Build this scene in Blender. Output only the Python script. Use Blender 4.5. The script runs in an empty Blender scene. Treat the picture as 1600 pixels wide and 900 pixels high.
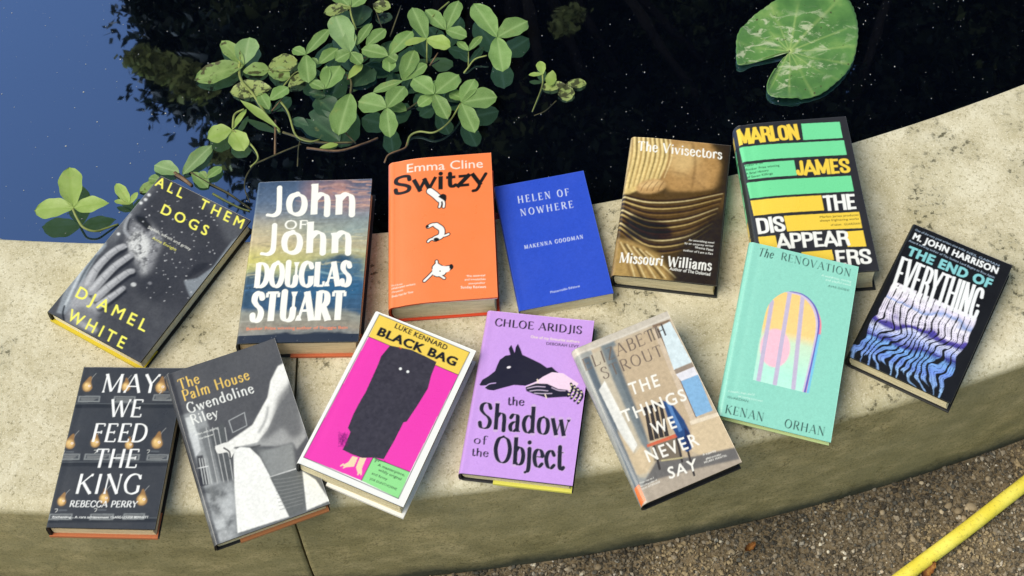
import bpy, bmesh, math, random
import numpy as np
from mathutils import Matrix, Vector, Euler

random.seed(7)
rng = np.random.default_rng(7)
R_ = math.radians
SC = bpy.context.scene
COL = SC.collection

LZ = 0.235          # height of the pond ledge above the path
WZ = LZ - 0.05      # water level

# ------------------------------------------------------------------ camera
cam_d = bpy.data.cameras.new('camera')
cam = bpy.data.objects.new('camera', cam_d)
COL.objects.link(cam)
SC.camera = cam
CF, CTH, CRO, CCX, CCY, CH = 2746.9, .8319, -.0735, 829.5, -121.5, 1.97
cam_d.sensor_fit = 'HORIZONTAL'
cam_d.sensor_width = 36.0
cam_d.lens = CF / 1600 * 36.0
cam_d.shift_x = (800 - CCX) / 1600
cam_d.shift_y = (CCY - 450) / 1600
cam_d.clip_start = 0.05
cam_d.clip_end = 500
fw = Vector((0, math.cos(CTH), -math.sin(CTH)))
up = Vector((0, math.sin(CTH), math.cos(CTH)))
rt = Vector((1, 0, 0))
_c, _s = math.cos(CRO), math.sin(CRO)
# image x,y are rotated by the roll before they meet rt, up
rx = rt * _c + up * _s
ry = -rt * _s + up * _c
M = Matrix((rx, ry, -fw)).transposed().to_4x4()
M.translation = Vector((0, 0, LZ + CH))
cam.matrix_world = M


def at(px, py, z):
    """world point at height z seen at this place of the 1600 x 900 photograph (used to measure the layout)"""
    x = (px - CCX) / CF
    y = -(py - CCY) / CF
    d = fw + rx * x + ry * y
    t = (z - (LZ + CH)) / d.z
    return Vector((0, 0, LZ + CH)) + d * t


# ------------------------------------------------------------------ light
SUN_AZ, SUN_EL = R_(-112), R_(57)          # azimuth from +y towards +x
world = bpy.data.worlds.new('World')
SC.world = world
world.use_nodes = True
nt = world.node_tree
sky = nt.nodes.new('ShaderNodeTexSky')
sky.sky_type = 'NISHITA'
sky.sun_disc = False
sky.sun_elevation = SUN_EL
sky.sun_rotation = SUN_AZ
sky.air_density = 1.0
sky.dust_density = 0.3
sky.ozone_density = 1.0
bg = nt.nodes['Background']
bg.inputs['Strength'].default_value = 0.15
tint = nt.nodes.new('ShaderNodeMix'); tint.data_type = 'RGBA'; tint.blend_type = 'MULTIPLY'; tint.inputs[0].default_value = 1.0
tint.inputs[7].default_value = (1.0, .92, .74, 1)      # the photograph is balanced warm
nt.links.new(sky.outputs[0], tint.inputs[6])
nt.links.new(tint.outputs[2], bg.inputs['Color'])
sd = bpy.data.lights.new('sun', 'SUN')
sd.energy = 3.1
sd.angle = R_(46)
sd.color = (1.0, 0.92, 0.76)
sun = bpy.data.objects.new('sun', sd)
COL.objects.link(sun)
sv = Vector((math.sin(SUN_AZ) * math.cos(SUN_EL), math.cos(SUN_AZ) * math.cos(SUN_EL), math.sin(SUN_EL)))
sun.rotation_euler = sv.to_track_quat('Z', 'Y').to_euler()
sun.location = sv * 20
SC.view_settings.view_transform = 'Standard'
SC.view_settings.look = 'None'
SC.view_settings.exposure = 0.44
SC.view_settings.gamma = 1.0


# ------------------------------------------------------------------ helpers
def lin(c):
    a = np.asarray(c, float) / 255.0
    return np.where(a <= 0.04045, a / 12.92, ((a + 0.055) / 1.055) ** 2.4)


def tag(o, label=None, cat=None, group=None, kind=None):
    if label: o['label'] = label
    if cat: o['category'] = cat
    if group: o['group'] = group
    if kind: o['kind'] = kind
    return o


def empty(name, loc=(0, 0, 0)):
    o = bpy.data.objects.new(name, None)
    o.empty_display_size = 0.05
    o.location = loc
    COL.objects.link(o)
    return o


def mesh_obj(name, verts, faces, mat=None, parent=None, smooth=False, mesh=None):
    if mesh is None:
        mesh = bpy.data.meshes.new(name)
        mesh.from_pydata([tuple(v) for v in verts], [], faces)
        mesh.update()
        if smooth:
            mesh.polygons.foreach_set('use_smooth', [True] * len(mesh.polygons))
        if mat: mesh.materials.append(mat)
    o = bpy.data.objects.new(name, mesh)
    COL.objects.link(o)
    if parent is not None: o.parent = parent
    return o


def np_mesh(name, V, Q, mat=None, smooth=True, cols=None):
    """fast mesh from numpy arrays (quads or tris)"""
    me = bpy.data.meshes.new(name)
    V = np.asarray(V, np.float32); Q = np.asarray(Q, np.int32)
    k = Q.shape[1]
    me.vertices.add(len(V)); me.vertices.foreach_set('co', V.ravel())
    me.loops.add(Q.size); me.loops.foreach_set('vertex_index', Q.ravel())
    me.polygons.add(len(Q))
    me.polygons.foreach_set('loop_start', np.arange(0, Q.size, k, dtype=np.int32))
    me.polygons.foreach_set('loop_total', np.full(len(Q), k, np.int32))
    me.polygons.foreach_set('use_smooth', np.full(len(Q), smooth, bool))
    if cols is not None:
        a = me.color_attributes.new('paint', 'FLOAT_COLOR', 'POINT')
        C = np.ones((len(V), 4), np.float32); C[:, :3] = cols
        a.data.foreach_set('color', C.ravel())
    me.update(calc_edges=True)
    if mat: me.materials.append(mat)
    return me


def tube(pts, rad, n=8, caps=True):
    """verts, faces of a tube along points; rad a number or a list"""
    pts = [Vector(p) for p in pts]
    V, Fc = [], []
    for i, p in enumerate(pts):
        d = (pts[min(i + 1, len(pts) - 1)] - pts[max(i - 1, 0)]).normalized()
        a = d.cross(Vector((0, 0, 1)))
        if a.length < 1e-3: a = d.cross(Vector((1, 0, 0)))
        a.normalize(); b = d.cross(a)
        r = rad[i] if hasattr(rad, '__len__') else rad
        for k in range(n):
            t = 2 * math.pi * k / n
            V.append(p + a * math.cos(t) * r + b * math.sin(t) * r)
    for i in range(len(pts) - 1):
        for k in range(n):
            a, b = i * n + k, i * n + (k + 1) % n
            Fc.append((a, b, b + n, a + n))
    if caps:
        Fc.append(tuple(range(n - 1, -1, -1)))
        Fc.append(tuple(range((len(pts) - 1) * n, len(pts) * n)))
    return V, Fc


def smooth_path(P, m=8):
    P = [np.array(p, float) for p in P]
    if len(P) < 3: return P
    Q = [2 * P[0] - P[1]] + P + [2 * P[-1] - P[-2]]
    out = []
    for i in range(1, len(Q) - 2):
        a, b, c, d = Q[i - 1], Q[i], Q[i + 1], Q[i + 2]
        for k in range(m):
            t = k / m
            out.append(0.5 * (2 * b + (c - a) * t + (2 * a - 5 * b + 4 * c - d) * t * t + (-a + 3 * b - 3 * c + d) * t ** 3))
    out.append(P[-1])
    return out


class NT:
    """tiny node-tree builder"""
    def __init__(self, name, rough=0.6, spec=0.5):
        self.m = bpy.data.materials.new(name); self.m.use_nodes = True
        self.t = self.m.node_tree; self.b = self.t.nodes['Principled BSDF']
        self.b.inputs['Roughness'].default_value = rough
        self.b.inputs['Specular IOR Level'].default_value = spec

    def n(self, typ, **kw):
        x = self.t.nodes.new('ShaderNode' + typ)
        for k, v in kw.items(): setattr(x, k, v)
        return x

    def l(self, a, b): self.t.links.new(a, b)

    def noise(self, scale, detail=4, rough=.55, coord='pos', dist=0.0, stretch=None):
        if coord == 'pos': c = self.n('NewGeometry').outputs['Position']
        else: c = self.n('TexCoord').outputs['Object']
        if stretch:
            mp = self.n('Mapping'); mp.inputs['Scale'].default_value = stretch
            self.l(c, mp.inputs['Vector']); c = mp.outputs[0]
        x = self.n('TexNoise'); x.inputs['Scale'].default_value = scale
        x.inputs['Detail'].default_value = detail; x.inputs['Roughness'].default_value = rough
        x.inputs['Distortion'].default_value = dist
        self.l(c, x.inputs['Vector'])
        return x.outputs['Fac']

    def ramp(self, fac, stops):
        x = self.n('ValToRGB'); e = x.color_ramp.elements
        while len(e) < len(stops): e.new(0.5)
        for el, (p, c) in zip(e, stops):
            el.position = p; el.color = (*c, 1) if len(c) == 3 else c
        self.l(fac, x.inputs[0]); return x.outputs[0]

    def mixc(self, fac, a, b, mode='MIX'):
        x = self.n('Mix', data_type='RGBA', blend_type=mode)
        for i, v in ((0, fac), (6, a), (7, b)):
            if hasattr(v, 'is_linked'): self.l(v, x.inputs[i])
            elif isinstance(v, (tuple, list)): x.inputs[i].default_value = (*v, 1)
            else: x.inputs[i].default_value = v
        return x.outputs[2]

    def math(self, op, a, b=0.0, c=0.0):
        x = self.n('Math', operation=op)
        for i, v in enumerate((a, b, c)):
            if hasattr(v, 'is_linked'): self.l(v, x.inputs[i])
            else: x.inputs[i].default_value = v
        return x.outputs[0]

    def color(self, c):
        if hasattr(c, 'is_linked'): self.l(c, self.b.inputs['Base Color'])
        else: self.b.inputs['Base Color'].default_value = (*c, 1)

    def bump(self, h, strength=.3, dist=.001):
        x = self.n('Bump'); x.inputs['Strength'].default_value = strength
        x.inputs['Distance'].default_value = dist
        self.l(h, x.inputs['Height']); self.l(x.outputs[0], self.b.inputs['Normal'])


# ------------------------------------------------------------------ stone, ground, water materials
m_stone = NT('limestone', .85, .25)
s = m_stone
big = s.noise(3.2, 5, .6)
mid = s.noise(16, 6, .65, dist=.4)
fine = s.noise(240, 4, .7)
c = s.ramp(mid, [(.32, (.42, .37, .24)), (.5, (.52, .47, .335)), (.68, (.62, .575, .44))])
c = s.mixc(s.math('MULTIPLY', s.ramp(big, [(.50, (0, 0, 0)), (.68, (1, 1, 1))]), .24), c, (.30, .275, .125))
c = s.mixc(s.ramp(fine, [(.36, (.75, .75, .75)), (.47, (0, 0, 0))]), c, (.30, .26, .155))
c = s.mixc(s.math('MULTIPLY', s.ramp(s.noise(520, 3, .6), [(.56, (0, 0, 0)), (.66, (1, 1, 1))]), .45), c, (.80, .75, .62))
# dark lichen pits in clusters
clus = s.ramp(s.noise(11, 3, .5), [(.55, (0, 0, 0)), (.63, (1, 1, 1))])
pit = s.ramp(s.noise(120, 5, .62), [(.555, (0, 0, 0)), (.64, (1, 1, 1))])
pit2 = s.ramp(s.noise(210, 3, .6), [(.64, (0, 0, 0)), (.70, (1, 1, 1))])
pm = s.math('MULTIPLY', pit, clus)
c = s.mixc(s.math('MULTIPLY', clus, .27), c, (.24, .215, .12))
c = s.mixc(s.math('MULTIPLY', pm, .88), c, (.065, .06, .032))
c = s.mixc(s.math('MULTIPLY', pit2, .45), c, (.14, .12, .06))
# green algae on the upright faces, with part of their shade painted in
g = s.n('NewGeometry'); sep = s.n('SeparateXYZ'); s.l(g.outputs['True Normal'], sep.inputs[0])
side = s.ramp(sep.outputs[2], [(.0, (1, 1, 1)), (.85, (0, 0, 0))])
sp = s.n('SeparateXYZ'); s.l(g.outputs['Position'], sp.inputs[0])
alg_shade = s.ramp(s.noise(26, 6, .65, stretch=(1, 1, 1.6)), [(.3, (.195, .165, .070)), (.52, (.30, .25, .115)), (.7, (.45, .36, .185))])
alg_shade = s.mixc(s.math('MULTIPLY', s.ramp(s.noise(330, 4, .7), [(.36, (1, 1, 1)), (.5, (0, 0, 0))]), .7), alg_shade, (.095, .082, .032))
alg_shade = s.mixc(s.math('MULTIPLY', s.ramp(s.noise(5, 4, .6), [(.42, (0, 0, 0)), (.62, (1, 1, 1))]), .45), alg_shade, (.19, .175, .085))
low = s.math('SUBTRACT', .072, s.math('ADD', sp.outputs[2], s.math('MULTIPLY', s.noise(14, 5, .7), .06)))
alg_shade = s.mixc(s.ramp(s.math('MULTIPLY', low, 30), [(-.0, (0, 0, 0)), (1, (1, 1, 1))]), alg_shade, (.022, .026, .014))
c = s.mixc(s.math('MULTIPLY', side, .92), c, alg_shade)
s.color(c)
s.bump(s.math('SUBTRACT', s.math('ADD', s.math('MULTIPLY', fine, .5), s.math('MULTIPLY', mid, .8)), s.math('ADD', s.math('MULTIPLY', pm, .8), s.math('MULTIPLY', pit2, .5))), .55, .0022)

m_mortar = NT('old_mortar', .95, .1); m_mortar.color((.13, .11, .06))

m_ground = NT('path_soil', .95, .1)
s = m_ground
c = s.ramp(s.noise(30, 6, .7), [(.35, (.085, .064, .038)), (.55, (.17, .128, .076)), (.7, (.28, .21, .125))])
c = s.mixc(s.ramp(s.noise(300, 3, .6), [(.45, (0, 0, 0)), (.6, (.7, .7, .7))]), c, (.28, .23, .16))
s.color(c); s.bump(s.noise(260, 5, .7), .9, .004)

m_gravel = NT('gravel_stones', .8, .3)
s = m_gravel
oi = s.n('Attribute', attribute_name='paint')
c = s.mixc(.35, oi.outputs['Color'], s.mixc(s.noise(400, 3), (.02, .016, .01), (.5, .42, .3)), 'OVERLAY')
s.color(c); s.bump(s.noise(700, 3, .6), .4, .0006)

m_peb = NT('pebble_stone', .7, .35)
s = m_peb
ob = s.n('ObjectInfo')
c = s.ramp(ob.outputs['Random'], [(0, (.14, .11, .07)), (.4, (.26, .21, .14)), (.7, (.36, .30, .21)), (1, (.52, .45, .33))])
s.color(s.mixc(.5, c, s.mixc(s.noise(260, 4), (.05, .04, .03), (.7, .62, .5)), 'OVERLAY')); s.bump(s.noise(500, 3, .6), .4, .0008)

# water: dark pond with mirror surface, faint ripple
m_water = NT('pond_water_surface', .03, .5)
s = m_water
s.color((.0012, .0022, .0055))
s.b.inputs['IOR'].default_value = 1.33
gl = s.n('BsdfGlossy'); gl.inputs['Roughness'].default_value = .014
gl.inputs['Color'].default_value = (.47, .62, 1.0, 1)
mx = s.n('MixShader')
lw = s.n('LayerWeight'); lw.inputs['Blend'].default_value = .5
s.l(s.math('ADD', .20, s.math('MULTIPLY', lw.outputs['Facing'], 1.55)), mx.inputs[0])     # water mirrors more the flatter one looks across it
bp = s.n('Bump'); bp.inputs['Strength'].default_value = .035; bp.inputs['Distance'].default_value = .002
s.l(s.noise(14, 2, .4), bp.inputs['Height'])
s.l(bp.outputs[0], gl.inputs['Normal']); s.l(bp.outputs[0], s.b.inputs['Normal'])
s.l(s.b.outputs[0], mx.inputs[1]); s.l(gl.outputs[0], mx.inputs[2])
s.l(mx.outputs[0], s.t.nodes['Material Output'].inputs['Surface'])


def leaf_mat(name, a, b, vein, rough=.45, spots=None, transl=.25, spot_t=(.56, .62), spot_scale=70):
    s = NT(name, rough, .4)
    c = s.ramp(s.noise(60, 4, .6), [(.3, a), (.7, b)])
    oi = s.n('ObjectInfo')
    c = s.mixc(s.math('MULTIPLY', oi.outputs['Random'], .55), c, tuple(x * .55 for x in a))
    # network of veins
    v = s.n('TexVoronoi', feature='DISTANCE_TO_EDGE'); v.inputs['Scale'].default_value = 420
    s.l(s.n('TexCoord').outputs['Object'], v.inputs['Vector'])
    net = s.ramp(v.outputs['Distance'], [(0, (1, 1, 1)), (.12, (0, 0, 0))])
    c = s.mixc(s.math('MULTIPLY', net, .22), c, vein)
    # midrib: attribute v painted per vertex
    at_ = s.n('Attribute', attribute_name='rib')
    c = s.mixc(at_.outputs['Fac'], c, vein)
    c = s.mixc(s.math('MULTIPLY', s.ramp(s.noise(45, 5, .7, coord='obj'), [(.60, (0, 0, 0)), (.72, (1, 1, 1))]), .45), c, (.34, .33, .10))
    c = s.mixc(s.ramp(s.noise(230, 2, .5), [(.735, (0, 0, 0)), (.76, (.8, .8, .8))]), c, (.10, .07, .03))
    if spots:
        c = s.mixc(s.ramp(s.noise(spot_scale, 4, .6, coord='obj'), [(spot_t[0], (0, 0, 0)), (spot_t[1], (.9, .9, .9))]), c, spots)
    s.color(c)
    s.bump(s.math('ADD', s.math('MULTIPLY', net, -.4), s.noise(300, 3)), .25, .0006)
    tr = s.n('BsdfTranslucent'); s.l(c, tr.inputs['Color'])
    ms = s.n('MixShader'); ms.inputs[0].default_value = transl
    s.l(s.b.outputs[0], ms.inputs[1]); s.l(tr.outputs[0], ms.inputs[2])
    s.l(ms.outputs[0], s.t.nodes['Material Output'].inputs['Surface'])
    return s.m


L_GREEN = leaf_mat('bogbean_leaf', (.15, .27, .065), (.22, .36, .11), (.36, .50, .20))
L_PALE = leaf_mat('pale_bogbean_leaf', (.20, .33, .11), (.28, .42, .18), (.40, .52, .26))
L_YEL = leaf_mat('young_yellow_leaf', (.29, .42, .085), (.41, .53, .16), (.26, .38, .07))
L_DARK = leaf_mat('old_dark_leaf', (.022, .06, .03), (.045, .11, .055), (.08, .16, .08))
L_MOTT = leaf_mat('mottled_leaf', (.16, .26, .06), (.28, .40, .12), (.30, .40, .14), spots=(.05, .04, .012), spot_t=(.54, .60))
L_SICK = leaf_mat('blotched_leaf', (.26, .34, .09), (.36, .42, .14), (.30, .40, .14), spots=(.03, .03, .012), spot_t=(.50, .56), spot_scale=110)
m_stem = NT('green_stem', .5, .4); m_stem.color(m_stem.ramp(m_stem.noise(40, 3), [(.35, (.10, .12, .03)), (.65, (.24, .28, .07))]))
m_stem2 = NT('brown_stem', .6, .3); m_stem2.color(m_stem2.ramp(m_stem2.noise(50, 3), [(.35, (.06, .035, .02)), (.65, (.20, .12, .06))]))
m_darkstem = NT('sunken_stem', .6, .3); m_darkstem.color(m_darkstem.ramp(m_darkstem.noise(50, 3), [(.35, (.02, .022, .01)), (.65, (.09, .08, .03))]))

# ------------------------------------------------------------------ pond ledge
PC = Vector((-.291, 4.110, 0))
RI, RO = 2.845, 3.2105
BLK = 2 * math.pi / 14


def block_mesh():
    """one curved coping block, seen from the pond centre between two joints; local frame centred on PC"""
    na = 260
    prof = []                       # (radius, z) around the block
    zb = -0.02
    ri = RI
    prof += [(ri, WZ - .25), (ri, LZ - .0035), (ri + .0012, LZ - .001), (ri + .0035, LZ)]
    for k in range(1, 31): prof.append((ri + .0035 + (RO - .022 - ri - .0035) * k / 30, LZ))
    for k in range(1, 13):
        t = k / 12 * math.pi / 2
        prof.append((RO - .022 + .022 * math.sin(t), LZ - .018 * (1 - math.cos(t))))
    for k in range(1, 22): prof.append((RO + .004 * math.sin(k / 21 * 3), LZ - .018 - (LZ - .018 - zb) * k / 21))
    gap = .0011
    a0, a1 = -gap / 3 * 1.0, 0
    V = []
    for i in range(na + 1):
        f = i / na
        for (r, z) in prof:
            g0 = .0014 / r
            a = g0 + (BLK - 2 * g0) * f
            # angle measured clockwise seen from above from -y, growing towards +x
            V.append((r * math.sin(a), -r * math.cos(a), z))
    V = np.array(V)
    n = len(prof)
    # gentle unevenness of worked stone
    ph = rng.random(12) * 6
    d = np.zeros(len(V))
    for k in range(6):
        w = rng.normal(size=3) * (8 + 9 * k)
        d += np.sin(V @ w + ph[k]) / (k + 2)
    V[:, 2] += d * .00025
    out = np.hypot(V[:, 0], V[:, 1]); m = out > RO - .004
    k = 1 + (d * .0008 / out) * m
    V[:, 0] *= k; V[:, 1] *= k
    idx = np.arange((na + 1) * n).reshape(na + 1, n)
    Q = np.stack([idx[:-1, :-1], idx[:-1, 1:], idx[1:, 1:], idx[1:, :-1]], -1).reshape(-1, 4)
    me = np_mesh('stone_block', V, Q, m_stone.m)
    bm = bmesh.new(); bm.from_mesh(me)
    bm.verts.ensure_lookup_table()
    for row, rev in ((0, False), (na, True)):
        f = [bm.verts[row * n + j] for j in range(n)]
        if not rev: f = f[::-1]
        bm.faces.new(f)
    bmesh.ops.recalc_face_normals(bm, faces=bm.faces)
    bm.to_mesh(me); bm.free()
    return me


wall = tag(empty('pond_wall', PC), 'curved pale limestone pond ledge with mossy outer face', 'pond wall', kind='structure')
bm_ = block_mesh()
J0 = -.013
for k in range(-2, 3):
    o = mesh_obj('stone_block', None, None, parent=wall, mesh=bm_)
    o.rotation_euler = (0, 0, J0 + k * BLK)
# mortar in the joints, 6 mm below the faces
bxm = bmesh.new()
mv, mf = [], []
for k in (-1, 0, 1, 2):
    a = J0 + k * BLK
    for (r, z) in ((RI + .004, WZ - .2), (RI + .004, LZ - .004), (RO - .004, LZ - .006), (RO - .003, -.02)):
        for sgn in (-1, 1):
            da = sgn * .0016 / r
            mv.append((r * math.sin(a + da), -r * math.cos(a + da), z))
    b = len(mv) - 8
    mf += [(b, b + 2, b + 3, b + 1), (b + 2, b + 4, b + 5, b + 3), (b + 4, b + 6, b + 7, b + 5)]
mesh_obj('mortar_joint', mv, mf, m_mortar.m, wall)

# ------------------------------------------------------------------ ground
gx = [-60, -20, -6, -2, -1, 0, 1, 2, 6, 20, 60]
V = [(x, y, 0) for x in gx for y in gx]
n = len(gx)
Q = [(i * n + j, (i + 1) * n + j, (i + 1) * n + j + 1, i * n + j + 1) for i in range(n - 1) for j in range(n - 1)]
grd = mesh_obj('gravel_path', V, Q, m_ground.m)
tag(grd, 'brown gravel path at the foot of the pond wall', kind='structure')

# water
wv = [(0, 0, 0)]; wf = []
nw = 160
for i in range(nw):
    a = 2 * math.pi * i / nw
    wv.append(((RI + .01) * math.sin(a), (RI + .01) * math.cos(a), 0))
for i in range(nw): wf.append((0, 1 + (i + 1) % nw, 1 + i))
water = mesh_obj('pond_water', wv, wf, m_water.m)
water.location = (PC.x, PC.y, WZ)
tag(water, 'still dark pond water reflecting blue sky and a tree', kind='structure')

# far rim of the pond, a lawn-level ring seen only from other places
# ------------------------------------------------------------------ gravel
def stones_mesh(name, n, region, smin, smax, seed, power=2.2):
    r = np.random.default_rng(seed)
    ph = (1 + 5 ** .5) / 2
    ico = np.array([(-1, ph, 0), (1, ph, 0), (-1, -ph, 0), (1, -ph, 0), (0, -1, ph), (0, 1, ph), (0, -1, -ph), (0, 1, -ph),
                    (ph, 0, -1), (ph, 0, 1), (-ph, 0, -1), (-ph, 0, 1)]) / 1.9
    fa = np.array([(0, 11, 5), (0, 5, 1), (0, 1, 7), (0, 7, 10), (0, 10, 11), (1, 5, 9), (5, 11, 4), (11, 10, 2), (10, 7, 6), (7, 1, 8),
                   (3, 9, 4), (3, 4, 2), (3, 2, 6), (3, 6, 8), (3, 8, 9), (4, 9, 5), (2, 4, 11), (6, 2, 10), (8, 6, 7), (9, 8, 1)])
    P = []
    while len(P) < n:
        x = r.uniform(region[0], region[1]); y = r.uniform(region[2], region[3])
        if math.hypot(x - PC.x, y - PC.y) > RO + .003: P.append((x, y))
    P = np.array(P)
    S = smin + (smax - smin) * r.random(n) ** power
    sc = r.uniform(.55, 1.15, (n, 1, 3)) * S[:, None, None]; sc[:, :, 2] *= .75
    V = ico[None] * (1 + .22 * r.normal(size=(n, 12, 1))) * sc
    an = r.random(n) * 6.28
    ca, sa = np.cos(an)[:, None], np.sin(an)[:, None]
    X = V[..., 0] * ca - V[..., 1] * sa; Y = V[..., 0] * sa + V[..., 1] * ca
    V = np.stack([X + P[:, :1], Y + P[:, 1:], V[..., 2] + (S * r.uniform(.05, .5, n))[:, None] + 0.001], -1)
    Fc = (fa[None] + 12 * np.arange(n)[:, None, None]).reshape(-1, 3)
    pal = np.array([(.095, .08, .06), (.165, .138, .10), (.25, .21, .155), (.33, .28, .21), (.44, .39, .31), (.12, .115, .10), (.62, .58, .50)])
    ci = r.choice(7, n, p=[.22, .24, .2, .13, .06, .12, .03])
    C = pal[ci] * r.uniform(.65, 1.3, (n, 1))
    near_wall = np.clip((RO + .11 - np.hypot(P[:, 0] - PC.x, P[:, 1] - PC.y)) / .10, 0, 1)
    C = C * (1 - .45 * near_wall[:, None] * (.6 + .4 * np.sin(P[:, :1] * 31)))      # stones get darker towards the wall
    sand = (np.sin(P[:, 0] * 19 + 2) * np.sin(P[:, 1] * 27) > .35) & (r.random(n) < .6)
    C[sand] = np.array([.34, .27, .165]) * r.uniform(.8, 1.15, (sand.sum(), 1))
    C = np.repeat(C[:, None], 12, 1).reshape(-1, 3)
    return np_mesh(name, V.reshape(-1, 3), Fc, m_gravel.m, smooth=False, cols=C)


gm = stones_mesh('gravel', 34000, (-.4, .95, .70, 1.14), .0010, .0036, 3)
go = mesh_obj('gravel', None, None, mesh=gm)
tag(go, 'fine brown and grey gravel scattered over the path', kind='stuff')
# individual pebbles the photo lets you tell apart
pebm = []
for q in range(5):
    bmm = bmesh.new(); bmesh.ops.create_icosphere(bmm, subdivisions=2, radius=1)
    rr = np.random.default_rng(40 + q); w = rr.normal(size=(4, 3)) * 1.6
    for v in bmm.verts:
        d = sum(math.sin(v.co.dot(Vector(w[k])) + k) for k in range(4)) * .11
        v.co = v.co * (1 + d)
        v.co.z *= .55; v.co.x *= 1.25 if q % 2 else .95
    me = bpy.data.meshes.new('pebble'); bmm.to_mesh(me); bmm.free()
    me.materials.append(m_peb.m); pebm.append(me)
    for p in me.polygons: p.use_smooth = True
r = random.Random(11)
PEB = [(1452, 787, 6), (1482, 790, 6), (1497, 797, 7), (1518, 792, 8), (1408, 852, 6), (1404, 826, 6), (1362, 758, 5), (1545, 748, 5), (1448, 716, 6), (1583, 718, 6),
       (1432, 801, 6), (1427, 842, 5), (1378, 800, 5), (1315, 757, 5), (1300, 735, 5)]
cnt = 0
while cnt < 70:
    if cnt < len(PEB):
        p = at(PEB[cnt][0], PEB[cnt][1], .002); sz = PEB[cnt][2] * .00072
    else:
        p = Vector((r.uniform(-.1, .85), r.uniform(.78, 1.1), 0)); sz = r.uniform(.0028, .0046)
        if math.hypot(p.x - PC.x, p.y - PC.y) < RO + .006: continue
    o = mesh_obj('pebble', None, None, parent=grd, mesh=pebm[cnt % 5])
    o.location = (p.x, p.y, sz * .35); o.scale = (sz, sz, sz); o.rotation_euler = (0, 0, r.uniform(0, 6.3))
    cnt += 1

# ------------------------------------------------------------------ hose
m_hose = NT('yellow_hose_rubber', .55, .35)
s = m_hose
c = s.ramp(s.noise(22, 4, .6), [(.35, (.74, .62, .06)), (.65, (.85, .74, .12))])
c = s.mixc(s.math('MULTIPLY', s.ramp(s.noise(240, 3, .6), [(.56, (0, 0, 0)), (.64, (1, 1, 1))]), .35), c, (.30, .26, .05))
s.color(c); s.bump(s.noise(180, 3, .5), .25, .0006)
hr = .0090
h0, h1 = at(1406, 905, hr), at(1600, 757, hr)
dv = (h1 - h0)
hp = [h0 - dv * 3.2 + Vector((-.05, .16, 0)), h0 - dv * 1.6 + Vector((0, .03, 0)), h0 - dv * .5, h0, h0 + dv * .5 + Vector((.0008, -.0006, 0)), h1, h1 + dv * .7, h1 + dv * 2 + Vector((.03, -.02, 0)), h1 + dv * 4.5 + Vector((.2, -.3, 0))]
hv, hf = tube(smooth_path(hp, 14), hr, 20)
for i, v in enumerate(hv): pass
hose = mesh_obj('garden_hose', hv, hf, m_hose.m, smooth=True)
tag(hose, 'yellow garden hose lying across the gravel path', 'hose')

# fallen leaves on the path
m_dry = NT('dry_leaf', .7, .2)
m_dry.color(m_dry.ramp(m_dry.noise(120, 4, .7), [(.35, (.09, .03, .012)), (.55, (.26, .11, .03)), (.7, (.40, .26, .06))]))
m_dry.bump(m_dry.noise(200, 3), .5, .001)


def dry_leaf(px, py, ln, wd, rot, curl, label):
    p = at(px, py, .004)
    V, Q = [], []
    n, m = 12, 7
    rr = random.Random(int(px))
    for i in range(n):
        t = i / (n - 1)
        w = wd * math.sin(math.pi * min(1, t * .94 + .03)) ** .7 * (1 + .18 * math.sin(i * 2.3))
        for j in range(m):
            q = j / (m - 1) * 2 - 1
            V.append(((t - .5) * ln, q * w / 2, curl * (q * q * .6 + (t - .5) ** 2 * 1.5) + rr.uniform(0, .0012)))
    for i in range(n - 1):
        for j in range(m - 1): Q.append((i * m + j, i * m + j + 1, (i + 1) * m + j + 1, (i + 1) * m + j))
    o = mesh_obj('fallen_leaf', V, Q, m_dry.m, smooth=True)
    o.location = (p.x, p.y, .006); o.rotation_euler = (.1, -.1, rot)
    tag(o, label, 'leaf')
    return o


dry_leaf(1172, 858, .017, .009, .5, .012, 'crumpled rust brown leaf on the gravel near the foot of the wall')
dry_leaf(1450, 893, .026, .012, .7, .008, 'dark reddish leaf on the gravel beside the yellow hose')

# ------------------------------------------------------------------ printed covers
RES = .0008        # one paint sample per 0.8 mm of paper
CORN = {  # cover corners measured on the photograph: top left, top right, bottom right, bottom left
    'dogs': [(248.5, 276), (392.5, 343.6), (219, 566.5), (72.4, 484.8)], 'john': [(401, 284.8), (581.4, 281.3), (559.4, 534.4), (366.5, 535.5)],
    'switzy': [(606.7, 246), (767.8, 238.7), (775.2, 461.5), (604.5, 478)], 'helen': [(771.7, 293.6), (910.8, 268), (958.9, 458.9), (810.5, 484.7)],
    'viv': [(985, 212.5), (1142, 228), (1118.7, 447.6), (955.5, 427.7)], 'reno': [(1170, 375.5), (1341.7, 417.5), (1296.3, 693.5), (1121.4, 648.4)],
    'end': [(1425.5, 347.8), (1582.2, 416.4), (1484.8, 628.5), (1322.4, 557.4)], 'may': [(129.3, 575), (289, 577), (241.7, 828), (70.7, 822.3)],
    'palm': [(257.5, 584), (429.3, 531.7), (514.5, 786.3), (335.3, 855)], 'bag': [(586, 484.8), (741, 549.7), (630.9, 793.6), (462.4, 720.9)],
    'shadow': [(761.3, 483), (926.6, 501.7), (894.6, 758.6), (715.5, 736.9)], 'strout': [(896, 547), (1043, 486), (1154, 718), (1003, 796)],
    'marlon': [(1150, 197.5), (1319.7, 181.3), (1373.8, 419), (1182, 440)]}
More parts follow.
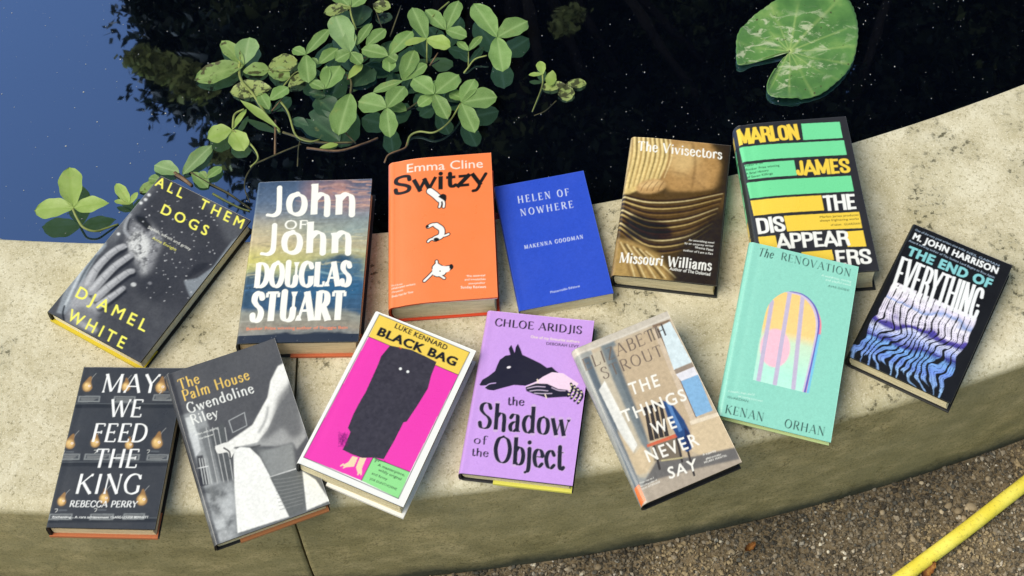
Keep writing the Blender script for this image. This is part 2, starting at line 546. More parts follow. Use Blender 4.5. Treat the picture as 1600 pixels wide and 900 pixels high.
CROP = {'dogs': (60, 260, 2.812), 'john': (350, 260, 2.904), 'switzy': (590, 220, 3.105), 'helen': (760, 250, 3.6), 'viv': (940, 190, 3.105),
        'marlon': (1120, 160, 2.904), 'reno': (1100, 360, 2.573), 'end': (1310, 330, 2.814), 'may': (50, 560, 3.0), 'palm': (240, 520, 2.572),
        'bag': (450, 470, 2.571), 'shadow': (700, 470, 2.904), 'strout': (880, 470, 2.647)}


def homog(src, dst):
    A, b = [], []
    for (x, y), (u, v) in zip(src, dst):
        A.append([x, y, 1, 0, 0, 0, -u * x, -u * y]); b.append(u)
        A.append([0, 0, 0, x, y, 1, -v * x, -v * y]); b.append(v)
    h = np.linalg.solve(np.array(A, float), np.array(b, float))
    return np.append(h, 1).reshape(3, 3)


def vnoise(h, w, cell, seed, octaves=3):
    r = np.random.default_rng(seed); out = np.zeros((h, w)); amp = 1; tot = 0
    for o in range(octaves):
        c = max(1.5, cell / 2 ** o)
        gh, gw = int(h / c) + 3, int(w / c) + 3
        g = r.random((gh, gw))
        y = np.arange(h) / c; x = np.arange(w) / c
        yi, xi = y.astype(int), x.astype(int)
        fy, fx = y - yi, x - xi
        fy = fy * fy * (3 - 2 * fy); fx = fx * fx * (3 - 2 * fx)
        a = g[yi][:, xi]; b = g[yi][:, xi + 1]; c_ = g[yi + 1][:, xi]; d = g[yi + 1][:, xi + 1]
        out += amp * ((a * (1 - fx) + b * fx) * (1 - fy[:, None]) + (c_ * (1 - fx) + d * fx) * fy[:, None])
        tot += amp; amp *= .5
    return out / tot


def blur(a, r):
    if r < .3: return a
    n = max(1, int(math.ceil(r * 2.5)))
    k = np.exp(-.5 * (np.arange(-n, n + 1) / r) ** 2); k /= k.sum()
    p = np.pad(a, ((n, n), (0, 0)), mode='edge')
    a = sum(k[i] * p[i:i + a.shape[0]] for i in range(2 * n + 1))
    p = np.pad(a, ((0, 0), (n, n)), mode='edge')
    return sum(k[i] * p[:, i:i + a.shape[1]] for i in range(2 * n + 1))


class Canvas:
    """paint of one paper cover; the artwork is written in the coordinates of an enlarged crop of the photograph"""
    def __init__(self, key, w, h, spine, base):
        self.key = key
        self.W = int(round(w / RES)); self.H = int(round(h / RES)); self.S = int(round(spine / RES))
        self.T = self.W + self.S
        self.a = np.zeros((self.H + 1, self.T + 1, 3)); self.a[:] = base
        self.h = homog(CORN[key], [(0, 0), (1, 0), (1, 1), (0, 1)])
        self.crop = CROP[key]
        ox, oy, s = self.crop
        c = np.mean(CORN[key], 0); c = ((c[0] - ox) * s, (c[1] - oy) * s)
        p = self.P([c, (c[0] + 1, c[1]), (c[0], c[1] + 1)])
        self.k = math.sqrt(abs(np.cross(p[1] - p[0], p[2] - p[0])))
        Y, X = np.mgrid[0:self.H + 1, 0:self.T + 1]
        self.u = (X - self.S) / self.W; self.v = Y / self.H
        self.X, self.Y = X, Y

    def P(self, pts):
        ox, oy, s = self.crop
        p = np.array([(x / s + ox, y / s + oy, 1) for x, y in pts], float) @ self.h.T
        p = p[:, :2] / p[:, 2:]
        return np.stack([p[:, 0] * self.W + self.S, p[:, 1] * self.H], -1)

    def UV(self, pts):
        return np.array([(u * self.W + self.S, v * self.H) for u, v in pts], float)

    def blend(self, mask, col, y0=0, x0=0, alpha=1):
        m = (np.clip(mask, 0, 1) * alpha)[..., None]
        s = self.a[y0:y0 + mask.shape[0], x0:x0 + mask.shape[1]]
        s[:] = s * (1 - m) + np.asarray(col, float) * m

    def polymask(self, p, soft=0):
        pad = int(3 + soft * 3)
        x0 = int(max(0, math.floor(p[:, 0].min()) - pad)); x1 = int(min(self.T, math.ceil(p[:, 0].max()) + pad))
        y0 = int(max(0, math.floor(p[:, 1].min()) - pad)); y1 = int(min(self.H, math.ceil(p[:, 1].max()) + pad))
        if x1 < x0 or y1 < y0: return None
        w, h = x1 - x0 + 1, y1 - y0 + 1
        ss = 3
        ys = y0 + (np.arange(h * ss) + .5) / ss - .5; xs = x0 + (np.arange(w * ss) + .5) / ss - .5
        ins = np.zeros((h * ss, w * ss), bool)
        for (ax, ay), (bx, by) in zip(p, np.roll(p, -1, 0)):
            if ay == by: continue
            rows = (ys >= min(ay, by)) & (ys < max(ay, by))
            if not rows.any(): continue
            xc = ax + (ys[rows] - ay) / (by - ay) * (bx - ax)
            ins[rows] ^= xs[None, :] < xc[:, None]
        m = ins.reshape(h, ss, w, ss).mean((1, 3))
        return blur(m, soft), y0, x0

    def poly(self, pts, col, soft=0, alpha=1, uv=False, curve=False):
        if curve: pts = smooth_path(list(pts) + [pts[0]], 6)
        p = self.UV(pts) if uv else self.P(pts)
        m = self.polymask(p, soft * (self.W if uv else self.k))
        if m: self.blend(m[0], col, m[1], m[2], alpha)

    def ell(self, c, rx, ry, col, rot=0, soft=0, alpha=1):
        a = np.linspace(0, 2 * np.pi, 28, endpoint=False); cr, sr = math.cos(rot), math.sin(rot)
        self.poly([(c[0] + rx * math.cos(t) * cr - ry * math.sin(t) * sr, c[1] + rx * math.cos(t) * sr + ry * math.sin(t) * cr) for t in a], col, soft, alpha)

    def segs(self, segs):
        """union coverage of capsules (ax,ay,bx,by,ra,rb) in canvas units"""
        s = np.array([tuple(q) + (0,) * (7 - len(q)) for q in segs], float)
        pad = s[:, 4:6].max() + 2
        x0 = int(max(0, s[:, [0, 2]].min() - pad)); x1 = int(min(self.T, s[:, [0, 2]].max() + pad))
        y0 = int(max(0, s[:, [1, 3]].min() - pad)); y1 = int(min(self.H, s[:, [1, 3]].max() + pad))
        if x1 < x0 or y1 < y0: return None
        m = np.zeros((y1 - y0 + 1, x1 - x0 + 1))
        for ax, ay, bx, by, ra, rb, bt in s:
            bt = int(bt)
            q = max(ra, rb) + 2
            i0, i1 = max(y0, int(min(ay, by) - q)), min(y1, int(max(ay, by) + q) + 1)
            j0, j1 = max(x0, int(min(ax, bx) - q)), min(x1, int(max(ax, bx) + q) + 1)
            if i1 < i0 or j1 < j0: continue
            Y, X = np.mgrid[i0:i1 + 1, j0:j1 + 1]
            dx, dy = bx - ax, by - ay; L = dx * dx + dy * dy + 1e-9
            t = np.clip(((X - ax) * dx + (Y - ay) * dy) / L, 0, 1)
            d = np.hypot(X - ax - t * dx, Y - ay - t * dy)
            cov = np.clip(ra + (rb - ra) * t - d + .5, 0, 1) * min(1, 2 * max(ra, rb) + .25)
            if bt:                       # square-cut ends
                tu = ((X - ax) * dx + (Y - ay) * dy) / math.sqrt(L)
                if bt & 1: cov = cov * np.clip(tu + .5, 0, 1)
                if bt & 2: cov = cov * np.clip(math.sqrt(L) - tu + .5, 0, 1)
            sl = m[i0 - y0:i1 - y0 + 1, j0 - x0:j1 - x0 + 1]
            np.maximum(sl, cov, out=sl)
        return m, y0, x0

    def line(self, pts, w, col, alpha=1, soft=0, w2=None, curve=True, uv=False):
        if curve and len(pts) > 2: pts = smooth_path(pts, 5)
        p = self.UV(pts) if uv else self.P(pts)
        k = self.W if uv else self.k
        n = len(p); ws = np.linspace(w, w if w2 is None else w2, n) * k / 2
        r = self.segs([(*p[i], *p[i + 1], ws[i], ws[i + 1]) for i in range(n - 1)])
        if r is not None: self.blend(blur(r[0], soft * k), col, r[1], r[2], alpha)

    def frame(self, p0, p1, pt):
        q = self.P([p0, p1, pt]); return q[0], q[1] - q[0], q[2] - q[0]

    def sans(self, s, p0, p1, pt, col, bold=0.0, sp=1.0, alpha=1):
        """sans serif print: baseline from p0 to p1, cap height up to pt"""
        o, ex, ey = self.frame(p0, p1, pt)
        B = font_mask(s, bold, sp)                      # flat print of the line, 64 samples per cap height
        bh, bw = B.shape
        # B columns 0..bw along ex, rows: row 0 at height 1.12 caps, last row at -.32 caps
        cs = [o + ex * u + ey * v for u in (0, 1) for v in (-.32, 1.12)]
        mn, mx_ = np.min(cs, 0) - 1, np.max(cs, 0) + 1
        x0 = int(max(0, mn[0])); x1 = int(min(self.T, mx_[0] + 1)); y0 = int(max(0, mn[1])); y1 = int(min(self.H, mx_[1] + 1))
        if x1 < x0 or y1 < y0: return
        ss = 4
        xs = x0 + (np.arange((x1 - x0 + 1) * ss) + .5) / ss - .5; ys = y0 + (np.arange((y1 - y0 + 1) * ss) + .5) / ss - .5
        X, Y = np.meshgrid(xs - o[0], ys - o[1])
        det = ex[0] * ey[1] - ex[1] * ey[0]
        a_ = (X * ey[1] - Y * ey[0]) / det; b_ = (ex[0] * Y - ex[1] * X) / det
        j = np.floor(a_ * bw).astype(int); i = np.floor((1.12 - b_) / 1.44 * bh).astype(int)
        ok = (j >= 0) & (j < bw) & (i >= 0) & (i < bh)
        m = np.where(ok, B[np.clip(i, 0, bh - 1), np.clip(j, 0, bw - 1)], 0.0)
        m = m.reshape(y1 - y0 + 1, ss, x1 - x0 + 1, ss).mean((1, 3))
        self.blend(m, col, y0, x0, alpha)

    def serif(self, s, p0, p1, pt, col, thick=.13, thin=.035, ser=.09, slant=0.0, ls=.07, xh=.64, nib=.25, alpha=1, halo=None, block=False):
        """print set in the pen-drawn roman alphabet below"""
        o, ex, ey = self.frame(p0, p1, pt)
        cap = math.hypot(*ey); tot = 0
        for ch in s: tot += (.32 if ch == ' ' else GL[ch][0]) + ls
        tot -= ls
        sx = math.hypot(*ex) / cap / tot             # horizontal squeeze
        ux = ex / math.hypot(*ex); uy = ey / cap
        S = []
        x = 0
        for ch in s:
            if ch == ' ': x += .32 + ls; continue
            w, strokes, serifs = (GS.get(ch) or GL[ch]) if block else GL[ch]
            hb = thick / 2 if block else 0
            def pos(p):
                yy = p[1]
                if ch.islower():
                    yy = yy / .64 * xh if yy <= .64 else xh + (yy - .64) / .36 * (1 - xh)
                if block: yy = hb + yy * (1 - 2 * hb) if yy >= -.02 else yy
                X = (x + p[0]) * sx + slant * yy
                return X, yy
            for fl, pts in strokes:
                if block and len(pts) == 2 and pts[0][0] == pts[1][0] and abs(pts[0][1] - pts[1][1]) < .25 and ch not in '.ij': continue
                P = [pos(p) for p in (smooth_path(pts, 7) if 'c' in fl else pts)]
                W = []
                for i in range(len(P)):
                    a, b = P[max(0, i - 1)], P[min(len(P) - 1, i + 1)]
                    an = math.atan2(b[1] - a[1], b[0] - a[0])
                    if 'T' in fl: w_ = thick
                    elif 't' in fl: w_ = thin
                    else: w_ = thin + (thick - thin) * abs(math.sin(an + nib)) ** 1.4
                    W.append(w_ * cap / 2)
                if block and 'c' not in fl and 'd' not in fl:      # square ends reach the cap line and the baseline
                    L0 = math.hypot(P[1][0] - P[0][0], P[1][1] - P[0][1]) + 1e-9
                    e0, e1 = (((P[1][0] - P[0][0]) / L0, (P[1][1] - P[0][1]) / L0),) * 2
                    hx = hb if abs(e0[1]) > .4 else hb * .1
                    P = [(P[0][0] - e0[0] * hx, P[0][1] - e0[1] * hx), (P[1][0] + e1[0] * hx, P[1][1] + e1[1] * hx)]
                C = [o + ux * cap * p[0] + uy * cap * p[1] for p in P]
                for i in range(len(C) - 1): S.append((*C[i], *C[i + 1], W[i], W[i + 1], (1 if i == 0 else 0) | (2 if i == len(C) - 2 else 0) if 'c' not in fl and 'd' not in fl else 0))
            if ser > 0 and not block:
                for (px_, py_) in serifs:
                    X, yy = pos((px_, py_))
                    yo = thin / 2 if py_ < .3 else -thin / 2
                    e = ser if ch.isupper() else ser * .8
                    a = o + ux * cap * (X - e) + uy * cap * (yy + yo); b = o + ux * cap * (X + e) + uy * cap * (yy + yo)
                    S.append((*a, *b, thin * cap / 2, thin * cap / 2, 3))
                    S.append((*(o + ux * cap * X + uy * cap * yy), *(o + ux * cap * X + uy * cap * (yy + yo * 3)), thick * cap * .5, thick * cap * .3, 1))
            x += w + ls
        if halo is not None:
            r = self.segs([(a, b, c, d, e + .9, f + .9, 0) for a, b, c, d, e, f, g_ in S])
            if r: self.blend(r[0], halo, r[1], r[2], .35)
        r = self.segs(S)
        if r: self.blend(r[0], col, r[1], r[2], alpha)


def _g(w, st, se=''):
    out = []
    for part in st.split('|'):
        t = part.split()
        out.append((t[0], [tuple(float(v) for v in p.split(',')) for p in t[1:]]))
    return w, out, [tuple(float(v) for v in p.split(',')) for p in se.split()]


GL = {
    'A': _g(.76, 't .06,0 .38,1|T .38,1 .70,0|t .18,.34 .58,.34', '.06,0 .70,0'),
    'B': _g(.62, 'T .14,0 .14,1|ac .14,.98 .36,.98 .5,.88 .5,.66 .38,.54 .14,.53|ac .14,.53 .42,.52 .56,.4 .56,.16 .42,.02 .14,.02', '.12,0 .12,1'),
    'C': _g(.72, 'ac .66,.76 .56,.94 .38,.99 .18,.86 .08,.5 .18,.14 .38,.01 .56,.06 .67,.22|t .66,.74 .66,.96', ''),
    'D': _g(.76, 'T .14,0 .14,1|ac .14,.98 .42,.96 .62,.8 .69,.5 .62,.2 .42,.04 .14,.02', '.12,0 .12,1'),
    'E': _g(.60, 'T .14,0 .14,1|t .14,.98 .53,.98|t .14,.52 .44,.52|t .14,.02 .56,.02|t .53,.98 .53,.84|t .56,.02 .56,.18|t .44,.44 .44,.6', '.12,0 .12,1'),
    'F': _g(.57, 'T .14,0 .14,1|t .14,.98 .53,.98|t .14,.52 .44,.52|t .53,.98 .53,.84|t .44,.44 .44,.6', '.14,0 .12,1'),
    'G': _g(.76, 'ac .66,.78 .56,.94 .38,.99 .18,.86 .08,.5 .18,.14 .38,.01 .54,.04 .65,.12|T .65,.12 .65,.42|t .66,.76 .66,.96', '.63,.42'),
    'H': _g(.80, 'T .14,0 .14,1|T .66,0 .66,1|t .14,.52 .66,.52', '.14,0 .14,1 .66,0 .66,1'),
    'I': _g(.30, 'T .15,0 .15,1', '.15,0 .15,1'),
    'J': _g(.42, 'ac .29,1 .29,.3 .27,.02 .18,-.1 .05,-.08', '.29,1'),
    'K': _g(.74, 'T .14,0 .14,1|t .62,1 .16,.44|T .28,.58 .68,0', '.14,0 .14,1 .60,1 .68,0'),
    'L': _g(.58, 'T .14,0 .14,1|t .14,.02 .54,.02|t .54,.02 .54,.2', '.12,0 .14,1'),
    'M': _g(.95, 't .12,0 .14,1|T .14,1 .46,.06|t .46,.06 .80,1|T .80,1 .82,0', '.12,0 .82,0 .12,1 .82,1'),
    'N': _g(.80, 't .14,0 .14,1|T .14,1 .66,0|t .66,0 .66,1', '.14,0 .12,1 .66,1'),
    'O': _g(.80, 'ac .40,.99 .18,.86 .08,.5 .18,.14 .40,.01 .62,.14 .72,.5 .62,.86 .40,.99', ''),
    'P': _g(.60, 'T .14,0 .14,1|ac .14,.98 .40,.98 .54,.86 .54,.6 .40,.47 .14,.46', '.14,0 .12,1'),
    'R': _g(.68, 'T .14,0 .14,1|ac .14,.98 .38,.98 .52,.87 .52,.63 .38,.51 .14,.5|T .34,.5 .64,0', '.14,0 .12,1 .65,0'),
    'S': _g(.56, 'ac .47,.80 .40,.95 .26,.99 .12,.9 .10,.72 .22,.57 .40,.44 .48,.28 .42,.08 .26,.01 .12,.06 .07,.22|t .47,.78 .47,.97|t .07,.04 .07,.24', ''),
    'T': _g(.66, 'T .33,0 .33,1|t .05,.98 .61,.98|t .05,.98 .05,.82|t .61,.98 .61,.82', '.33,0'),
    'U': _g(.76, 'Tc .14,1 .14,.4|ac .14,.4 .18,.1 .38,.01 .58,.1 .62,.4|t .62,.4 .62,1', '.14,1 .62,1'),
    'V': _g(.72, 'T .06,1 .36,0|t .36,0 .66,1', '.06,1 .66,1'),
    'W': _g(1.0, 'T .06,1 .30,0|t .30,0 .50,.92|T .50,.92 .72,0|t .72,0 .95,1', '.06,1 .95,1'),
    'Y': _g(.70, 'T .06,1 .35,.46|t .64,1 .35,.46|T .35,.48 .35,0', '.06,1 .64,1 .35,0'),
    'Z': _g(.62, 't .08,.98 .54,.98|T .54,.98 .08,.02|t .08,.02 .56,.02', ''),
    '.': _g(.2, 'Td .1,.06 .1,.07', ''),
    'a': _g(.50, 'ac .09,.5 .18,.62 .34,.6 .37,.46 .37,.08 .46,.02|ac .37,.37 .2,.33 .09,.2 .12,.04 .24,.01 .37,.12', ''),
    'b': _g(.54, 'T .12,0 .12,1.02|ac .12,.46 .26,.63 .42,.56 .48,.32 .42,.08 .26,.0 .12,.1', '.1,1.0'),
    'c': _g(.46, 'ac .41,.48 .3,.63 .14,.55 .07,.32 .14,.07 .28,.0 .42,.12', ''),
    'd': _g(.55, 'T .43,0 .43,1.02|ac .43,.5 .3,.63 .14,.55 .07,.32 .14,.07 .28,.0 .43,.14', '.41,1.0 .46,0'),
    'e': _g(.48, 'ac .08,.36 .41,.38 .38,.56 .25,.63 .12,.54 .07,.32 .14,.07 .28,.0 .42,.12', ''),
    'f': _g(.34, 'ac .40,.93 .32,1.01 .2,.95 .17,.75 .17,.3 .17,0|t .04,.6 .34,.6', '.17,0'),
    'h': _g(.56, 'T .12,0 .12,1.02|ac .12,.45 .26,.62 .40,.58 .44,.42 .44,.2 .44,0', '.12,0 .1,1.0 .44,0'),
    'i': _g(.26, 'T .13,0 .13,.62|Td .13,.86 .13,.875', '.13,0 .1,.62'),
    'j': _g(.26, 'ac .15,.62 .15,.1 .12,-.16 .0,-.24|Td .14,.86 .14,.875', '.12,.62'),
    'l': _g(.26, 'T .13,0 .13,1.02', '.13,0 .1,1.0'),
    'm': _g(.84, 'T .12,0 .12,.62|ac .12,.45 .24,.62 .38,.58 .42,.42 .42,0|ac .42,.45 .54,.62 .68,.58 .72,.42 .72,0', '.12,0 .42,0 .72,0 .09,.62'),
    'n': _g(.56, 'T .12,0 .12,.62|ac .12,.45 .26,.62 .40,.58 .44,.42 .44,.2 .44,0', '.12,0 .44,0 .09,.62'),
    'o': _g(.52, 'ac .26,.63 .12,.54 .07,.32 .12,.08 .26,.0 .40,.08 .45,.32 .40,.54 .26,.63', ''),
    'r': _g(.40, 'T .12,0 .12,.62|ac .12,.42 .2,.58 .32,.63 .38,.54', '.12,0 .09,.62'),
    's': _g(.42, 'ac .34,.5 .26,.61 .14,.6 .09,.48 .18,.36 .32,.28 .35,.14 .25,.01 .12,.02 .06,.14', ''),
    't': _g(.34, 'ac .15,.82 .15,.3 .17,.06 .25,.0 .33,.08|t .03,.61 .32,.61', ''),
    'u': _g(.56, 'ac .12,.62 .12,.2 .16,.03 .27,.0 .42,.14|T .42,.62 .42,0', '.1,.62 .40,.62'),
    'v': _g(.50, 'T .05,.62 .25,0|t .25,0 .45,.62', '.05,.62 .45,.62'),
    'w': _g(.74, 'T .05,.62 .22,0|t .22,0 .38,.6|T .38,.6 .53,0|t .53,0 .70,.62', '.05,.62 .70,.62'),
    'y': _g(.50, 'T .05,.62 .26,.02|tc .46,.62 .26,.02 .16,-.2 .05,-.24', '.05,.62 .46,.62'),
}

GL['z'] = _g(.46, 't .07,.61 .38,.61|T .38,.61 .06,.01|t .06,.01 .40,.01', '')
GS = {  # plain capitals for the block lettering
    'J': _g(.50, 'ac .36,1 .36,.5 .36,.22 .30,.02 .2,.0 .1,.06 .08,.26', ''),
    'G': _g(.74, 'ac .62,.74 .56,.94 .38,1 .2,.92 .14,.7 .14,.3 .2,.08 .38,.0 .56,.06 .62,.26|T .62,.26 .62,.44|t .62,.44 .42,.44', ''),
    'O': _g(.74, 'ac .38,1 .2,.93 .14,.7 .14,.3 .2,.07 .38,.0 .56,.07 .62,.3 .62,.7 .56,.93 .38,1', ''),
    'D': _g(.74, 'T .14,0 .14,1|ac .14,1 .38,1 .56,.92 .62,.7 .62,.3 .56,.08 .38,.0 .14,.0', ''),
    'E': _g(.62, 'T .14,0 .14,1|t .14,1 .56,1|t .14,.5 .5,.5|t .14,0 .56,0', ''),
    'F': _g(.58, 'T .14,0 .14,1|t .14,1 .54,1|t .14,.5 .48,.5', ''),
    'L': _g(.56, 'T .14,0 .14,1|t .14,0 .53,0', ''),
    'P': _g(.68, 'T .14,0 .14,1|ac .14,1 .4,1 .56,.92 .58,.74 .56,.56 .4,.47 .14,.47', ''),
    'R': _g(.72, 'T .14,0 .14,1|ac .14,1 .4,1 .56,.92 .58,.75 .54,.58 .4,.5 .14,.5|ac .38,.5 .54,.42 .58,.3 .60,.1 .62,.0', ''),
    'S': _g(.66, 'ac .56,.74 .52,.94 .34,1 .16,.94 .12,.74 .2,.6 .44,.42 .56,.26 .52,.06 .34,.0 .16,.06 .12,.26', ''),
    'T': _g(.62, 'T .31,0 .31,1|t .0,1 .62,1', ''),
    'M': _g(.94, 'T .14,0 .14,1|T .14,1 .47,.1|T .47,.1 .80,1|T .80,1 .80,0', ''),
    'N': _g(.78, 'T .14,0 .14,1|T .14,1 .64,0|T .64,0 .64,1', ''),
    'A': _g(.76, 'T .06,0 .38,1|T .38,1 .70,0|t .18,.24 .58,.24', ''),
    'I': _g(.28, 'T .14,0 .14,1', ''),
}
_fc = {}
CAPH = None


def font_mesh(s, bold, sp):
    global CAPH
    key = (s, bold, sp)
    if key in _fc: return _fc[key]
    cu = bpy.data.curves.new('lettering', 'FONT')
    cu.body = s; cu.size = 1; cu.offset = bold; cu.space_character = sp; cu.resolution_u = 3
    o = bpy.data.objects.new('lettering', cu)
    COL.objects.link(o)
    bpy.context.view_layer.update()
    me = o.evaluated_get(bpy.context.evaluated_depsgraph_get()).to_mesh()
    me.calc_loop_triangles()
    V = np.array([v.co[:2] for v in me.vertices]); T = [tuple(t.vertices) for t in me.loop_triangles]
    bpy.data.objects.remove(o); bpy.data.curves.remove(cu)
    _fc[key] = (V, T)
    return V, T


_fm = {}


def font_mask(s, bold, sp):
    """bitmap of a line of print; bold thickens the strokes by that share of the cap height"""
    key = (s, bold, sp)
    if key in _fm: return _fm[key]
    V, T = font_mesh(s, 0.0, sp)
    K = 64
    x0, x1 = V[:, 0].min(), V[:, 0].max()
    r = int(round(bold * K))
    w = int((x1 - x0) / CAPH * K) + 2 * r + 2; h = int(1.44 * K)
    # thickened letters are shrunk so that they still stand between baseline and cap line
    ryy = max(1, int(round(r * .6))) if r else 0
    sc = (K - 2 * ryy) / K
    P = np.stack([(V[:, 0] - x0) / CAPH * K + r + 1, 1.12 * K - V[:, 1] / CAPH * K * sc - ryy], -1)
    m = np.zeros((h, w), bool)
    for t in T:
        a, b, c = P[t[0]], P[t[1]], P[t[2]]
        i0, i1 = int(max(0, min(a[1], b[1], c[1]))), int(min(h - 1, max(a[1], b[1], c[1]) + 1))
        j0, j1 = int(max(0, min(a[0], b[0], c[0]))), int(min(w - 1, max(a[0], b[0], c[0]) + 1))
        if i1 < i0 or j1 < j0: continue
        Y, X = np.mgrid[i0:i1 + 1, j0:j1 + 1]
        e1 = (b[0] - a[0]) * (Y - a[1]) - (b[1] - a[1]) * (X - a[0])
        e2 = (c[0] - b[0]) * (Y - b[1]) - (c[1] - b[1]) * (X - b[0])
        e3 = (a[0] - c[0]) * (Y - c[1]) - (a[1] - c[1]) * (X - c[0])
        m[i0:i1 + 1, j0:j1 + 1] |= ((e1 >= 0) & (e2 >= 0) & (e3 >= 0)) | ((e1 <= 0) & (e2 <= 0) & (e3 <= 0))
    if r:
        ry = max(1, int(round(r * .6))); q = m.copy()
        for dy in range(-ry, ry + 1):
            ext = int(round(r * (1 - (dy / (ry + .5)) ** 2) ** .4))
            sh = np.zeros_like(m)
            if dy >= 0: sh[dy:] = m[:h - dy]
            else: sh[:dy] = m[-dy:]
            q |= sh
            for d in range(1, ext + 1):
                q[:, d:] |= sh[:, :-d]; q[:, :-d] |= sh[:, d:]
        m = q
    _fm[key] = m.astype(np.float32)
    return _fm[key]


_v, _t = font_mesh('H', 0, 1)
CAPH = _v[:, 1].max()

WHITE = lin((226, 224, 216)); BLACK = lin((26, 27, 32))
def L(*c): return lin(c) * .86


def tiny(cv, rows, col, alpha=.8, bold=0.0):
    for t, p0, p1, h in rows:
        d = np.array(p1, float) - p0; n_ = np.array([d[1], -d[0]]) / np.hypot(*d)
        cv.sans(t, p0, p1, (p0[0] + n_[0] * h, p0[1] + n_[1] * h), col, bold, 1.0, alpha)


def art_dogs(c):
    n = vnoise(c.H + 1, c.T + 1, 40, 1); n2 = vnoise(c.H + 1, c.T + 1, 9, 2)
    c.a[:] = L(62, 62, 68); g = L(96, 97, 102)
    c.blend(n * .6 + n2 * .3 - .2, g)
    c.ell((650, 330), 300, 300, L(58, 58, 64), soft=18, alpha=.8)
    c.poly([(540, 60), (470, 150), (390, 260), (340, 330), (300, 330), (420, 130)], L(120, 122, 128), soft=14, alpha=.7)
    c.poly([(700, 120), (800, 150), (910, 240), (880, 330), (830, 330), (780, 220)], L(96, 98, 104), soft=12, alpha=.6)
    # collar and neck
    c.poly([(640, 500), (700, 490), (770, 440), (850, 330), (905, 285), (670, 575)], L(128, 134, 142), soft=3)
    c.poly([(640, 490), (700, 425), (755, 420), (740, 445), (670, 490)], L(48, 48, 54), soft=4)
    # lit cheek
    c.poly([(385, 310), (420, 245), (480, 245), (545, 320), (520, 395), (468, 490), (430, 430), (390, 370)], L(140, 140, 145), soft=10, curve=True)
    c.poly([(395, 330), (425, 290), (470, 305), (490, 350), (470, 400), (440, 410), (405, 370)], L(206, 206, 206), soft=7, curve=True)
    c.poly([(450, 400), (480, 410), (474, 470), (455, 470)], L(180, 180, 182), soft=5, alpha=.8)
    sp = vnoise(c.H + 1, c.T + 1, 5, 41, 3); ck = c.polymask(c.P([(380, 300), (430, 240), (560, 300), (540, 430), (450, 490), (390, 400)]), 8)
    c.blend(ck[0] * np.clip(sp[ck[1]:ck[1] + ck[0].shape[0], ck[2]:ck[2] + ck[0].shape[1]] * 3 - 1.3, 0, 1) * .8, L(70, 70, 75), ck[1], ck[2])
    c.poly([(560, 250), (700, 300), (640, 480), (540, 430)], L(66, 66, 72), soft=20, alpha=.7)
    c.line([(404, 216), (384, 250), (380, 285), (396, 305)], 13, L(150, 152, 158), soft=3); c.line([(404, 232), (394, 262), (396, 286)], 6, L(60, 60, 66), soft=2)
    c.poly([(425, 215), (470, 225), (500, 262), (480, 290), (450, 262), (430, 245)], L(34, 34, 40), soft=5)
    c.poly([(455, 470), (560, 480), (600, 540), (520, 600), (420, 560)], L(54, 54, 60), soft=14, alpha=.8)
    # hand over the face: palm, then fingers reaching up to the eye
    c.poly([(80, 640), (110, 560), (165, 460), (220, 390), (300, 332), (300, 352), (255, 400), (214, 470), (196, 520), (160, 590), (120, 650)], L(140, 146, 154), soft=3.5)
    c.line([(280, 350), (215, 420), (160, 520), (118, 610)], 9, L(196, 202, 208), soft=3); c.line([(255, 392), (200, 470), (150, 580)], 7, L(84, 92, 100), soft=2.5)
    c.poly([(180, 520), (240, 470), (300, 520), (310, 590), (250, 650), (160, 660), (140, 600)], L(160, 160, 165), soft=7, curve=True)
    for pts, w in (([(215, 520), (250, 455), (300, 400), (345, 365), (375, 352)], 50), ([(235, 545), (285, 490), (335, 440), (380, 408), (405, 392)], 50), ([(255, 575), (305, 530), (350, 495), (392, 466), (412, 460)], 46), ([(265, 610), (310, 580), (345, 555), (372, 535)], 40)):
        c.line([(x + 6, y + 14) for x, y in pts], w * .8, L(34, 34, 40), soft=3, w2=w * .5, alpha=.85)
        c.line(pts, w * .82, L(150, 150, 155), soft=2.2, w2=w * .52)
        c.line([(x - 3, y - 5) for x, y in pts], w * .34, L(196, 196, 200), soft=4.5, w2=w * .2, alpha=.8)
        for f_ in (1, 2, 3):
            x, y = pts[f_]; c.line([(x - 8, y - 10), (x + 8, y + 8)], 2.5, L(96, 96, 102), soft=1, alpha=.6, curve=False)
    c.poly([(120, 640), (190, 610), (262, 640), (240, 740), (112, 680)], L(118, 118, 124), soft=10)
    c.line([(140, 640), (190, 690), (250, 720)], 16, L(168, 168, 172), soft=7)
    c.line([(115, 610), (108, 640), (112, 672)], 7, L(24, 24, 28), soft=2)
    c.ell((418, 518), 12, 9, L(190, 190, 192), soft=2); c.ell((490, 512), 9, 7, L(120, 120, 126), soft=2)
    gr = vnoise(c.H + 1, c.T + 1, 2.5, 43, 2); c.a *= (.84 + .32 * gr)[..., None]
    r = random.Random(3)
    for k in range(120):
        x = r.gauss(560, 110); y = r.gauss(330, 130)
        c.ell((x, y), r.uniform(1.5, 5), r.uniform(1.5, 4), L(200, 200, 205), soft=1, alpha=r.uniform(.2, .7))
    for x, y in ((450, 165), (470, 150), (352, 298), (485, 130)): c.ell((x, y), 7, 6, L(225, 226, 228), soft=2.5)
    Y = lin((232, 226, 84)) * .95
    c.sans('ALL  THEM', (508, 88), (893, 273), (526, 50), Y, .02, 1.55)
    c.sans('DOGS', (534, 207), (737, 305), (552, 168), Y, .02, 1.5)
    c.sans('DJAMEL', (160, 570), (466, 727), (184, 524), Y, .02, 1.5)
    c.sans('WHITE', (122, 668), (368, 802), (146, 622), Y, .02, 1.5)
    tiny(c, [('Stylish, adroit and gritty', (480, 272), (668, 369), 12)], WHITE, .8)
